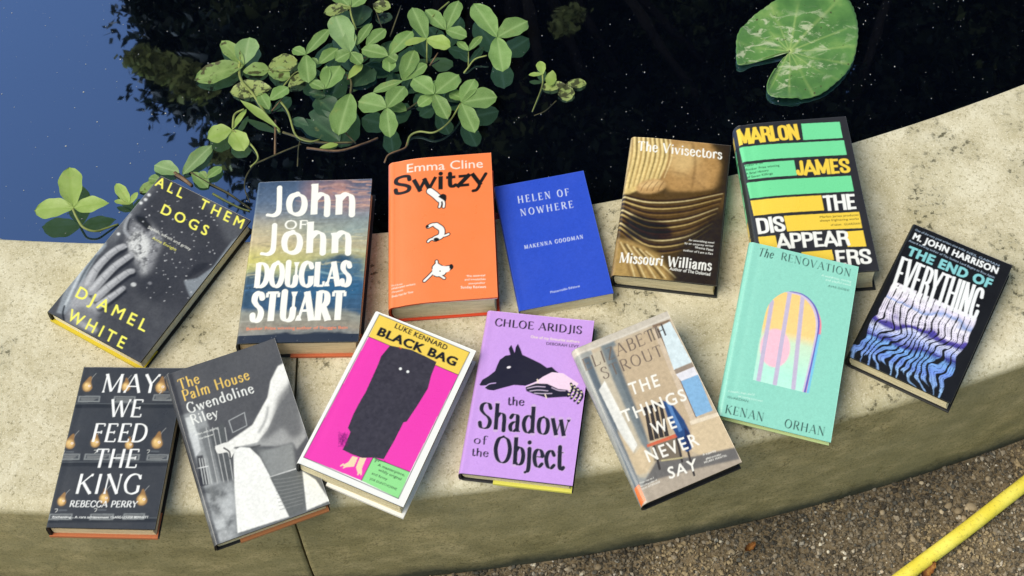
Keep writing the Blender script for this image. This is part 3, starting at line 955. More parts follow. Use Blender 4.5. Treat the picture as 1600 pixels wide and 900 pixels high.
    tiny(c, [('Anne Enright', (498, 318), (604, 372), 12)], Y, .8)
    c.line([(.004, 0), (.004, 1)], .012, Y, uv=True, curve=False)


def art_john(c):
    n = vnoise(c.H + 1, c.T + 1, 60, 3, 5); n2 = vnoise(c.H + 1, c.T + 1, 5, 4, 2)
    vv = c.v + (n - .5) * .10
    # long horizontal strokes of paint
    st = vnoise(c.H + 1, 9, 7, 5, 4)[:, 4][:, None] * np.ones(c.T + 1)
    stp = [(0, (66, 84, 112)), (.12, (88, 106, 132)), (.22, (120, 128, 138)), (.32, (160, 160, 140)), (.42, (186, 172, 134)), (.52, (176, 176, 120)), (.58, (150, 160, 132)), (.66, (62, 96, 130)), (.8, (58, 88, 118)), (.83, (138, 140, 132)), (.9, (150, 142, 128)), (.945, (128, 130, 130)), (.96, (56, 62, 74)), (1, (60, 66, 78))]
    ps = [p for p, _ in stp]; cs = np.array([L(*q) for _, q in stp])
    for k in range(3): c.a[..., k] = np.interp(np.clip(vv, 0, 1), ps, cs[:, k])
    m = np.clip(1.2 - np.abs(c.v - .10 - .02 * np.sin(c.u * 9)) * 9, 0, 1) * np.clip((c.u - .35) * 2.4, 0, 1) * np.clip(n * 2.6 - .7, 0, 1)
    c.blend(m, L(226, 156, 128), alpha=.85)
    c.blend(np.clip(np.sin(c.v * 150 + n * 16) * .5, 0, 1) * np.clip((c.u - .4) * 2, 0, 1) * (c.v < .2), L(238, 184, 150), alpha=.55)
    m = np.clip(1 - np.abs(c.v - .33) * 7, 0, 1) * np.clip(c.u * 1.3 - .25, 0, 1)
    c.blend(m * np.clip(n * 2 - .4, 0, 1), L(128, 158, 172), alpha=.9)
    m = np.clip(1 - np.abs(c.v - .36) * 6, 0, 1) * np.clip(1.1 - c.u * 2, 0, 1)
    c.blend(m, L(206, 186, 146), alpha=.7)
    m = np.clip(1 - np.abs(c.v - .5) * 9, 0, 1) * np.clip(.9 - c.u * 1.5, 0, 1)
    c.blend(m, L(206, 196, 98), alpha=.85)
    c.poly([(330, 470), (420, 430), (480, 415), (560, 400), (640, 420), (625, 560), (600, 600), (400, 600), (300, 560)], L(48, 96, 134), soft=14, alpha=.85)
    c.poly([(470, 425), (530, 400), (580, 415), (540, 445)], L(40, 74, 104), soft=5, alpha=.8)
    c.poly([(80, 490), (160, 470), (240, 500), (300, 520), (260, 590), (60, 640)], L(54, 80, 104), soft=7, alpha=.9)
    c.line([(430, 480), (500, 492), (560, 484)], 7, L(146, 186, 200), soft=3, alpha=.8)
    c.line([(440, 395), (520, 380), (640, 386)], 12, L(176, 186, 160), soft=5, alpha=.8)
    rs = random.Random(77)
    for k in range(230):
        v_ = rs.uniform(0, .95); u_ = rs.uniform(-.1, 1); ln = rs.uniform(.05, .28)
        col = np.array([np.interp(v_, ps, cs[:, q_]) for q_ in range(3)]) * rs.choice((.62, .78, 1.3, 1.55))
        if v_ < .2 and u_ > .35 and rs.random() < .5: col = L(236, 176, 140)
        if .3 < v_ < .6 and rs.random() < .3: col = L(216, 204, 160)
        c.line([(u_, v_), (u_ + ln / 2, v_ + rs.uniform(-.012, .012)), (u_ + ln, v_ + rs.uniform(-.01, .01))], rs.uniform(.006, .02), col, alpha=rs.uniform(.25, .6), soft=.003, w2=.004, uv=True)
    c.a *= (.80 + .40 * n2)[..., None]
    c.blend((c.v > .955) * 1., L(52, 58, 72))
    r = random.Random(5)
    for k in range(150): c.ell((r.uniform(60, 660), r.uniform(70, 790)), r.uniform(.8, 1.8), 1.2, L(200, 205, 205), alpha=.45)
    st = dict(thick=.19, thin=.085, ser=.05, ls=.05, xh=.72, nib=.5, slant=.02)
    c.serif('J', (186, 212), (278, 214), (186, 98), WHITE, **{**st, 'ls': 0})
    c.serif('ohn', (280, 220), (602, 222), (284, 84), WHITE, **{**st, 'xh': .68})
    c.serif('J', (160, 386), (252, 388), (164, 268), WHITE, **{**st, 'ls': 0})
    c.serif('ohn', (258, 394), (585, 396), (262, 256), WHITE, **{**st, 'xh': .68})
    c.serif('OF', (272, 286), (378, 286), (275, 248), WHITE, thick=.2, thin=.12, ser=.03)
    st = dict(thick=.20, thin=.085, ser=.07, ls=.10, slant=.0)
    c.serif('DOUGLAS', (138, 548), (572, 545), (148, 438), WHITE, **st)
    c.serif('STUART', (120, 702), (545, 699), (134, 572), WHITE, **st)
    tiny(c, [('Booker Prize winning author of Shuggie Bain', (102, 740), (560, 739), 13)], L(238, 128, 84), 1, .02)


def art_switzy(c):
    n = vnoise(c.H + 1, c.T + 1, 60, 7)
    c.a[:] = L(250, 128, 66)
    c.blend(n * .15, L(255, 140, 84))
    c.sans('Emma Cline', (148, 139), (514, 128), (148, 98), L(255, 226, 214), .004, 1.0)
    c.serif('Switzy', (72, 250), (518, 214), (76, 150), L(30, 27, 32), thick=.19, thin=.145, ser=0, ls=.02, nib=0, block=True, xh=.60)
    W_ = L(240, 236, 232); K = L(40, 26, 24)
    def pup(shapes):
        for kind, pts, w in shapes: c.line(pts, w + 9, K)
        for kind, pts, w in shapes: c.line(pts, w, W_)
    pup([(0, [(262, 238), (285, 256), (308, 278)], 30), (0, [(306, 280), (310, 300), (306, 316)], 9), (0, [(322, 276), (328, 298), (326, 316)], 9)])
    c.poly([(300, 266), (322, 252), (340, 262), (336, 290), (322, 280)], K, curve=True)
    pup([(0, [(290, 405), (315, 425), (312, 455), (285, 470)], 24), (0, [(250, 412), (272, 402), (292, 402)], 13), (0, [(290, 468), (262, 474), (250, 484)], 9), (0, [(310, 458), (332, 455), (348, 448)], 9)])
    c.ell((290, 474), 14, 9, K); c.ell((247, 410), 8, 7, K)
    pup([(0, [(290, 600), (320, 616), (348, 612)], 20), (0, [(285, 610), (290, 640), (318, 634)], 26), (0, [(292, 600), (290, 580)], 9), (0, [(274, 632), (252, 655), (230, 676)], 10), (0, [(300, 645), (326, 662)], 9)])
    c.poly([(268, 620), (292, 600), (356, 606), (350, 628), (300, 648), (272, 648)], W_)
    c.ell((360, 606), 10, 13, K); c.ell((306, 628), 4, 3, K)
    tiny(c, [('One of the most', (66, 693), (122, 688), 8), ('celebrated writers', (66, 708), (186, 694), 9), ('of her generation', (68, 726), (125, 718), 8), ('Sheila Heti for Time', (68, 748), (175, 732), 10)], WHITE, .8, .02)
    tiny(c, [('The essential', (430, 655), (518, 650), 9), ('and irresistible', (422, 672), (520, 668), 9), ('storyteller', (440, 690), (520, 685), 8), ('Sunday Reviews', (404, 711), (522, 706), 12)], WHITE, .85, .02)


def art_helen(c):
    n2 = vnoise(c.H + 1, c.T + 1, 3, 8, 2)
    c.a[:] = L(46, 80, 200)
    c.a *= (.93 + .14 * n2)[..., None]
    w = L(214, 222, 240)
    st = dict(thick=.115, thin=.05, ser=.08, ls=.30)
    c.serif('HELEN OF', (178, 247), (465, 203), (172, 208), w, **st)
    c.serif('NOWHERE', (193, 318), (488, 270), (187, 280), w, **st)
    c.serif('MAKENNA GOODMAN', (214, 501), (543, 443), (211, 480), w, **{**st, 'thick': .16, 'thin': .08, 'ls': .26})
    tiny(c, [('Fitzcarraldo Editions', (360, 748), (525, 714), 12)], w, .8, .01)


def art_viv(c):
    """a plain study of gathered gold cloth in the tones of the old painting on the cover"""
    n2 = vnoise(c.H + 1, c.T + 1, 4, 10, 2); n = vnoise(c.H + 1, c.T + 1, 26, 9, 3)
    dark = L(40, 31, 22); mid = L(132, 102, 60); gold = L(216, 186, 116); hi = L(240, 218, 158)
    c.a[:] = L(70, 56, 38); c.blend(n * .4, L(98, 78, 50))
    # smooth tan passage top right, falling into shadow
    c.poly([(300, 70), (500, 85), (590, 150), (580, 320), (460, 345), (330, 345), (270, 260)], L(174, 134, 80), soft=10)
    c.ell((395, 190), 75, 70, L(208, 174, 116), soft=22, alpha=.9); c.ell((475, 265), 46, 55, L(182, 142, 88), soft=16, alpha=.8)
    c.line([(440, 110), (452, 210), (436, 330)], 9, L(112, 84, 50), soft=5, alpha=.7); c.line([(350, 250), (420, 268), (500, 330)], 7, L(120, 90, 54), soft=5, alpha=.6)
    c.poly([(520, 85), (640, 110), (610, 370), (545, 340), (580, 220)], L(56, 48, 36), soft=12, alpha=.92)
    # cloth hanging in long folds on the left
    c.poly([(138, 64), (300, 68), (330, 110), (312, 230), (262, 300), (150, 345), (85, 380)], gold, soft=4)
    for i in range(9):
        x0 = 150 + i * 21; x1 = 96 + i * 23
        c.line([(x0, 68), (x0 - 6 + i * 2, 170), (x1 + 12, 330 - i * 6)], 9, dark if i % 2 else mid, soft=2.4, alpha=.8, w2=4)
        c.line([(x0 + 9, 68), (x0 + 5 + i * 2, 170), (x1 + 22, 325 - i * 6)], 6, hi, soft=2, alpha=.85, w2=2)
    # swags swinging across the middle
    c.poly([(95, 350), (330, 350), (600, 350), (590, 470), (420, 560), (200, 590), (80, 560)], L(88, 68, 42), soft=8)
    for i in range(9):
        y = 352 + i * 21; sag = 34 + i * 9
        c.line([(100 - i * 2, y), (230, y + sag), (400, y + sag * .9), (590 - i * 8, y - 6 + i * 3)], 11, dark, soft=3, alpha=.85, w2=6)
        c.line([(100 - i * 2, y + 9), (230, y + sag + 10), (400, y + sag * .9 + 9), (585 - i * 8, y + 3 + i * 3)], 7, (hi, gold, mid)[i % 3], soft=2, alpha=.85, w2=2)
    c.ell((240, 318), 74, 34, L(190, 150, 96), -.15, soft=5); c.ell((236, 308), 52, 16, L(222, 186, 128), -.15, soft=6, alpha=.8)
    for i in range(4): c.line([(190 + i * 28, 340), (200 + i * 28, 318), (222 + i * 26, 296)], 4, L(110, 80, 48), soft=1.5, alpha=.7)
    c.poly([(110, 470), (160, 450), (320, 500), (350, 560), (230, 585), (120, 560)], L(36, 29, 22), soft=9, alpha=.85)
    # broad fold bottom left, deep shade bottom right
    c.poly([(66, 560), (170, 590), (280, 650), (360, 790), (48, 745)], L(170, 138, 80), soft=8)
    for i in range(5):
        c.line([(84 + i * 30, 580 + i * 12), (120 + i * 36, 660 + i * 6), (150 + i * 48, 760)], 10, dark if i % 2 else mid, soft=3, alpha=.75)
        c.line([(96 + i * 30, 584 + i * 12), (134 + i * 36, 660 + i * 6), (166 + i * 48, 760)], 5, hi, soft=2, alpha=.7)
    c.poly([(560, 430), (610, 440), (560, 800), (330, 780), (390, 590)], L(50, 44, 35), soft=18, alpha=.94)
    c.a *= (.82 + .36 * n2)[..., None]
    c.blend((c.u > .985) * 1., L(50, 48, 42))
    w = L(240, 238, 232)
    st = dict(thick=.14, thin=.06, ser=.03, ls=.07, xh=.68, nib=.4, slant=.02)
    c.serif('The Vivisectors', (174, 140), (583, 186), (176, 93), w, **st)
    c.serif('Missouri Williams', (88, 681), (528, 727), (94, 632), w, **st)
    tiny(c, [('Author of The Doloriad', (328, 722), (522, 752), 15)], w, .95, .02)
    tiny(c, [('An astonishing novel', (420, 583), (542, 598), 9), ('by an uncanny writer', (400, 598), (540, 614), 9), ('Sheena Patel', (450, 618), (536, 634), 10), ('author of I am a Fan', (394, 632), (535, 652), 10)], w, .85, .02)


def art_marlon(c):
    c.a[:] = L(56, 56, 60)
    gr = L(112, 216, 154); ye = L(240, 204, 62)
    wv = L(236, 236, 232)
    for p in ([(386, 98), (553, 86), (567, 155), (395, 168)], [(112, 200), (572, 165), (585, 228), (125, 264)], [(132, 277), (352, 258), (365, 325), (146, 343)], [(140, 357), (604, 320), (618, 389), (154, 428)]): c.poly(p, gr)
    for p in ([(155, 438), (472, 412), (485, 480), (168, 507)], [(303, 510), (642, 482), (657, 556), (318, 581)], [(185, 605), (263, 600), (275, 662), (196, 668)], [(580, 575), (660, 567), (677, 641), (592, 646)], [(380, 678), (520, 662), (530, 710), (400, 725)]): c.poly(p, ye)
    c.serif('MARLON', (112, 190), (385, 166), (102, 122), ye, thick=0.19, thin=0.148, ser=0, ls=-.02, nib=0, block=True)
    c.serif('JAMES', (366, 327), (590, 309), (358, 260), ye, thick=0.19, thin=0.148, ser=0, ls=-.02, nib=0, block=True)
    c.serif('THE', (488, 483), (636, 470), (478, 412), wv, thick=0.19, thin=0.148, ser=0, ls=-.02, nib=0, block=True)
    c.serif('DIS', (183, 593), (308, 582), (172, 519), wv, thick=0.19, thin=0.148, ser=0, ls=-.02, nib=0, block=True)
    c.serif('APPEAR', (273, 665), (588, 641), (264, 593), wv, thick=0.19, thin=0.148, ser=0, ls=-.02, nib=0, block=True)
    c.serif('ERS', (540, 738), (692, 724), (530, 664), wv, thick=0.19, thin=0.148, ser=0, ls=-.02, nib=0, block=True)
    k = L(40, 44, 44)
    tiny(c, [('Author of the', (134, 286), (215, 274), 9), ('Booker Prize winning', (138, 304), (288, 286), 10), ('A Brief History', (138, 322), (240, 308), 10), ('of Seven Killings', (142, 338), (258, 322), 10)], k, .9, .01)
    tiny(c, [('Marlon James produces', (466, 516), (640, 500), 10), ('always frightening works', (466, 533), (642, 518), 10), ('of talent.  GUARDIAN', (515, 551), (648, 540), 10)], k, .9, .01)
    # spine bands
    c.poly([(-.02, .0), (-.3, .0), (-.3, 1), (-.02, 1)], L(56, 56, 60), uv=True)
    for i, col in enumerate((ye, gr, gr, gr, gr, gr, ye, ye, ye, ye)):
        y0 = .035 + i * .095
        c.poly([(-.05, y0), (-.24, y0), (-.24, y0 + .083), (-.05, y0 + .083)], col, uv=True)


def art_reno(c):
    n2 = vnoise(c.H + 1, c.T + 1, 3, 12, 2)
    mint = L(138, 208, 190)
    c.a[:] = mint
    arch = [(198, 606), (218, 480), (238, 375), (258, 305), (298, 264), (345, 248), (398, 260), (438, 296), (462, 345), (470, 400), (452, 500), (432, 600), (419, 662)]
    m = c.polymask(c.P(arch[:1] + smooth_path(arch[1:-1], 4) + arch[-1:]))
    mask = np.zeros(c.u.shape); mask[m[1]:m[1] + m[0].shape[0], m[2]:m[2] + m[0].shape[1]] = m[0]
    save = c.a.copy()
    vv = c.v + (c.u - .5) * .0
    stp = [(0, (244, 196, 112)), (.46, (244, 204, 128)), (.52, (200, 226, 196)), (.7, (176, 232, 214)), (1, (196, 236, 226))]
    A = np.zeros_like(c.a)
    for k in range(3): A[..., k] = np.interp(c.v, [p for p, _ in stp], [L(*q)[k] for _, q in stp])
    c.a[:] = A
    c.ell((285, 478), 60, 78, L(246, 186, 204), soft=2)
    lil = L(190, 178, 206)
    for p0, p1 in (((272, 290), (220, 610)), ((345, 245), (285, 622)), ((396, 262), (358, 640))): c.line([p0, p1], 17, lil, curve=False)
    edge = [(345, 240), (405, 256), (446, 296), (466, 350), (466, 410), (446, 510), (410, 662)]
    c.line([(x - 16, y + 8) for x, y in edge], 9, L(200, 186, 214)); c.line([(x - 8, y + 4) for x, y in edge], 9, L(96, 92, 186))
    c.line(edge, 12, L(232, 136, 150), w2=8)
    c.line([(462, 430), (440, 540), (414, 662)], 11, L(112, 190, 228))
    c.a[:] = save * (1 - mask[..., None]) + c.a * mask[..., None]
    c.a *= (.95 + .10 * n2)[..., None]
    k = L(24, 42, 40)
    st = dict(thick=.13, thin=.045, ser=.09, ls=.11)
    c.serif('The', (214, 101), (274, 112), (218, 66), k, **{**st, 'slant': .2, 'thick': .12})
    c.serif('RENOVATION', (306, 117), (588, 190), (311, 86), k, **st)
    c.serif('KENAN', (88, 736), (240, 772), (94, 702), k, **st)
    c.serif('ORHAN', (321, 795), (480, 832), (327, 761), k, **st)
    w = L(214, 240, 228)
    tiny(c, [('A wondrous, moving', (470, 186), (590, 214), 9), ('and playful novel', (486, 204), (588, 228), 9), ('A beautiful, tragic, playful', (100, 652), (204, 668), 8), ('and haunting debut novel', (140, 672), (235, 694), 8)], w, .8)
    tiny(c, [('AVNI DOSHI', (496, 230), (580, 250), 9), ('GUARDIAN', (98, 676), (180, 695), 9)], k, .8, .01)


def art_end(c):
    c.a[:] = L(36, 38, 44)
    n = vnoise(c.H + 1, c.T + 1, 26, 14, 3); n2 = vnoise(c.H + 1, c.T + 1, 7, 15, 3)
    P = c.P([(240, 322), (612, 472), (88, 632), (440, 800), (276, 200), (655, 356)])
    # coordinates inside the flowing band
    uu = (c.X - P[0][0]) / (P[1][0] - P[0][0]); v0 = (P[0][1] + P[1][1]) / 2 / c.H; v1 = (P[2][1] + P[3][1]) / 2 / c.H
    t = (c.v - v0) / (v1 - v0)
    tt = np.clip(t, 0, 1)
    nl = vnoise(c.H + 1, c.T + 1, 48, 16, 2)
    warp = uu + .016 * tt ** .5 * np.sin(tt * 19 + uu * 3 + nl * 3) + (nl - .5) * .42 * tt ** .8 + .010 * tt * np.sin(tt * 41 + nl * 9)
    stp = [(0, (238, 234, 242)), (.12, (226, 218, 240)), (.17, (150, 170, 222)), (.2, (232, 226, 240)), (.38, (222, 214, 238)), (.42, (92, 78, 168)), (.46, (70, 66, 150)), (.5, (206, 210, 240)), (.6, (150, 166, 232)), (.66, (62, 62, 150)), (.72, (120, 170, 232)), (.85, (108, 140, 222)), (1, (150, 190, 240))]
    q = np.clip(tt + (n - .5) * .20 + (uu - .5) * .06, 0, 1)
    A = np.zeros_like(c.a)
    for k in range(3): A[..., k] = np.interp(q, [p for p, _ in stp], [L(*g_)[k] for _, g_ in stp])
    A *= (.75 + .5 * n2)[..., None]
    ph = warp * 14
    fr = np.abs(ph - np.floor(ph) - .5) * 2
    thr = .84 - .30 * tt ** 1.3 + .34 * (n2 - .5)
    band = np.clip((thr + .1 - fr) / .14, 0, 1)
    th2 = np.abs(warp * 43 - np.floor(warp * 43) - .5) * 2
    band *= 1 - np.clip((th2 - .82) / .1, 0, 1) * np.clip(tt * 2.2, 0, .8)
    edge = np.clip((warp + .005) * 60, 0, 1) * np.clip((1.0 - warp) * 60, 0, 1)
    end_ = .99 + .03 * np.sin(warp * 60)
    m = band * edge * (t > -.02) * np.clip((end_ - tt) * 40, 0, 1) * np.clip((t + .02) * 60, 0, 1)
    c.a[:] = c.a * (1 - m[..., None]) + A * m[..., None]
    # letters standing on the flow
    w = L(236, 238, 240)
    c.serif('EVERYTHING', (234, 338), (606, 486), (280, 200), w, thick=.088, thin=.07, ser=0, ls=.045, nib=0, block=True)
    tq = np.clip((c.v - .18) * 9, 0, 1)[..., None]
    teal = L(130, 200, 206)
    c.sans('THE END OF', (296, 192), (666, 346), (314, 152), teal, .075, 1.12)
    c.sans('M. JOHN HARRISON', (325, 121), (697, 281), (337, 94), w, .06, 1.1)
    tiny(c, [('One of the very great writers alive today', (338, 84), (560, 180), 9), ('NEIL GAIMAN', (566, 186), (706, 248), 9)], L(170, 190, 214), .9)
    tiny(c, [('Award winning author of The Sunken Land Begins to Rise Again', (310, 133), (685, 300), 9)], L(170, 190, 214), .9)


def art_may(c):
    n = vnoise(c.H + 1, c.T + 1, 50, 17, 3); n2 = vnoise(c.H + 1, c.T + 1, 3, 18, 2)
    c.a[:] = L(58, 60, 66); c.blend(n * .3, L(76, 78, 84))
    for y in (212, 482, 745):
        c.poly([(60, y + 22), (690, y + 24), (690, y + 4), (60, y + 2)], L(46, 48, 54), soft=2)
        c.line([(60, y + 2), (690, y + 4)], 3, L(92, 96, 100), curve=False)
    c.line([(230, 60), (60, 780)], 10, L(84, 86, 94), soft=5, curve=False, alpha=.6)
    o1 = L(226, 186, 116); o2 = L(150, 112, 66); lab = L(112, 116, 120)
    def pear(x, y, s, lean=0, flip=1):
        s *= .84
        c.line([(x + lean * s, y - 12 * s), (x + (lean + 14) * s, y - 40 * s), (x + (lean + 34) * s, y - 62 * s)], 3, L(150, 150, 150), alpha=.8)
        c.poly([(x - 24 * s, y + 26 * s), (x - 26 * s, y), (x - 8 * s, y - 24 * s), (x + lean * s, y - 46 * s), (x + (lean + 10) * s, y - 40 * s), (x + 20 * s, y - 8 * s), (x + 26 * s, y + 16 * s), (x + 12 * s, y + 34 * s), (x - 10 * s, y + 36 * s)], o2, soft=1.5, curve=True)
        c.ell((x - 2 * s, y + 8 * s), 19 * s, 22 * s, o1, .2, soft=6 * s)
        c.ell((x - 8 * s, y), 6 * s, 8 * s, L(250, 214, 140), soft=3, alpha=.8)
        c.ell((x + 10 * s, y + 6 * s), 7 * s, 6 * s, L(240, 236, 226), soft=1)
        c.ell((x + 10 * s, y + 6 * s), 3.5 * s, 3 * s, L(200, 120, 70), soft=1)
    def plate(x, y, w_):
        c.poly([(x, y), (x + w_, y + 1), (x + w_ - 4, y + 30), (x - 6, y + 29)], L(128, 131, 133), soft=1.5)
        c.poly([(x + 6, y + 5), (x + w_ - 8, y + 6), (x + w_ - 10, y + 24), (x + 2, y + 23)], L(76, 79, 84), soft=1)
        for k in range(3): c.line([(x + 10, y + 10 + k * 5), (x + w_ - 14 - k * 9, y + 11 + k * 5)], 1.6, L(190, 190, 188), curve=False, alpha=.7)
    for x, y, s_, l_ in ((262, 128, 1, 14), (440, 130, .9, 0), (602, 132, 1.1, 4), (182, 392, 1, 14), (298, 388, .95, 2), (455, 400, .85, -2), (585, 388, 1.15, 8), (143, 660, .9, 14), (340, 648, 1.05, 0), (515, 655, 1.1, 2)): pear(x, y, s_, l_)
    for x, y, w_ in ((222, 178, 100), (385, 180, 100), (568, 172, 90), (145, 445, 84), (250, 446, 120), (395, 448, 110), (540, 450, 100), (85, 724, 108), (275, 726, 110), (430, 726, 100)): plate(x, y, w_)
    for x, y in ((118, 708), (300, 708), (300, 436), (545, 436), (150, 436), (600, 160)):
        c.line([(x - 6, y - 6), (x + 4, y - 6), (x + 3, y + 1), (x - 4, y + 8)], 3, L(210, 210, 205), alpha=.8)
        c.line([(x + 14, y), (x + 46, y + 1)], 8, L(96, 100, 106), alpha=.7, curve=False)
    c.a *= (.92 + .16 * n2)[..., None]
    w = L(240, 240, 240)
    st = dict(thick=.13, thin=.058, ser=.035, ls=.06, slant=.06)
    c.serif('MAY', (322, 163), (585, 165), (336, 78), w, **st)
    c.serif('WE', (356, 275), (510, 277), (368, 194), w, **st)
    c.serif('FEED', (274, 391), (530, 393), (290, 306), w, **st)
    c.serif('THE', (284, 511), (488, 513), (300, 424), w, **st)
    c.serif('KING', (198, 632), (502, 635), (216, 540), w, **st)
    c.serif('REBECCA PERRY', (176, 693), (490, 698), (182, 664), w, **{**st, 'thick': .16, 'thin': .09, 'ser': .02})
    tiny(c, [('Enchanting... A rare achievement', (100, 744), (360, 748), 10), ('CLAIRE-LOUISE BENNETT', (368, 748), (545, 750), 10)], w, .9, .01)


def art_palm(c):
    n = vnoise(c.H + 1, c.T + 1, 40, 20, 4); n2 = vnoise(c.H + 1, c.T + 1, 3, 21, 2); n3 = vnoise(c.H + 1, c.T + 1, 14, 22, 4)
    c.a[:] = L(82, 82, 86); c.blend(n * .4, L(108, 108, 112))
    # room behind
    c.poly([(110, 330), (200, 300), (300, 620), (200, 640)], L(150, 152, 154), soft=4)
    c.poly([(128, 340), (158, 332), (182, 420), (150, 425)], L(208, 210, 210), soft=2)
    c.poly([(140, 402), (178, 398), (192, 470), (170, 500)], L(200, 202, 204), soft=2)
    c.poly([(175, 495), (200, 490), (228, 610), (190, 620)], L(70, 70, 74), soft=2)
    for k in range(4): c.line([(186 + k * 11, 505), (204 + k * 11, 608)], 4, L(180, 182, 182), soft=1, curve=False)
    c.line([(176, 545), (222, 536)], 4, L(210, 210, 210), curve=False)
    c.poly([(185, 385), (225, 375), (262, 600), (246, 606)], L(118, 120, 122), soft=3)
    c.poly([(225, 400), (285, 360), (330, 590), (275, 600)], L(90, 92, 94), soft=4)
    for x0, x1 in ((214, 262), (240, 288), (262, 306), (290, 326)): c.line([(x0, 380), (x1, 610)], 3.5, L(176, 176, 176), soft=1, curve=False)
    c.line([(306, 352), (368, 320), (378, 372), (322, 400), (306, 352)], 3.5, L(168, 170, 172), soft=1, curve=False)
    # floor
    c.poly([(150, 640), (330, 590), (700, 540), (720, 690), (250, 860)], L(110, 112, 114), soft=4)
    fl = c.polymask(c.P([(180, 640), (330, 600), (345, 820), (245, 860)]), 4)
    c.blend(np.clip(n3[fl[1]:fl[1] + fl[0].shape[0], fl[2]:fl[2] + fl[0].shape[1]] * 2.4 - .6, 0, 1) * fl[0], L(186, 188, 190), fl[1], fl[2])
    c.poly([(330, 455), (480, 470), (560, 545), (470, 580), (420, 470)], L(120, 122, 122), soft=8)
    c.poly([(430, 480), (560, 440), (572, 548), (475, 578)], L(140, 142, 142), soft=5)
    c.line([(470, 580), (575, 545)], 5, L(206, 206, 206), soft=1, curve=False)
    # draped pale figure, arching across the top right
    c.poly([(498, 140), (520, 128), (545, 190), (590, 300), (612, 420), (575, 470), (560, 440), (500, 455), (400, 455), (330, 462), (320, 450), (400, 395), (455, 300), (470, 200)], L(160, 160, 160), soft=3)
    c.poly([(500, 140), (520, 130), (540, 190), (545, 240), (500, 300), (460, 390), (420, 440), (330, 460), (300, 470), (262, 480), (250, 462), (300, 440), (400, 370), (460, 260), (472, 195)], L(238, 236, 232), soft=2)
    c.poly([(500, 260), (545, 200), (580, 300), (600, 400), (560, 430), (520, 380), (470, 420), (430, 435), (470, 370)], L(104, 104, 106), soft=9, alpha=.9)
    c.line([(462, 300), (452, 350), (425, 400)], 8, L(150, 150, 150), soft=4)
    c.poly([(250, 455), (300, 440), (335, 455), (322, 490), (310, 505), (300, 480), (262, 484)], L(232, 230, 226), soft=1, curve=True)
    c.line([(286, 462), (308, 478), (312, 505)], 6, L(60, 60, 62), soft=1); c.line([(330, 462), (390, 462), (430, 452)], 7, L(84, 84, 86), soft=2)
    # white skirt
    c.poly([(325, 500), (328, 470), (352, 458), (390, 462), (430, 500), (470, 575), (512, 660), (548, 738), (342, 808), (330, 640)], L(238, 237, 234), soft=1.5)
    c.poly([(470, 580), (590, 545), (612, 700), (548, 738), (510, 660)], L(104, 106, 106), soft=2)
    for k in range(9): c.line([(486 + k * 3, 590 + k * 15), (530, 585 + k * 15), (600, 572 + k * 14)], 3, L(140, 142, 142), soft=1, alpha=.7)
    c.poly([(598, 555), (650, 590), (705, 672), (616, 712), (608, 640)], L(236, 236, 232), soft=1.5)
    c.poly([(45, 165), (75, 158), (270, 850), (245, 862)], L(52, 52, 58), soft=3, alpha=.7)
    c.a *= (.88 + .24 * n2)[..., None]
    y = L(238, 198, 92); w = L(236, 236, 232)
    st = dict(thick=.125, thin=.06, ser=.06, ls=.10, xh=.62, nib=.4)
    c.serif('The', (108, 227), (190, 198), (95, 186), y, **st)
    c.serif('Palm House', (124, 272), (390, 187), (111, 230), y, **st)
    c.serif('Gwendoline', (142, 322), (408, 240), (128, 282), w, **st)
    c.serif('Riley', (158, 368), (266, 335), (144, 330), w, **st)
    tiny(c, [('Brilliant, exact, unsparing', (172, 412), (262, 384), 8), ('The Observer', (186, 428), (244, 410), 7)], w, .9, .02)


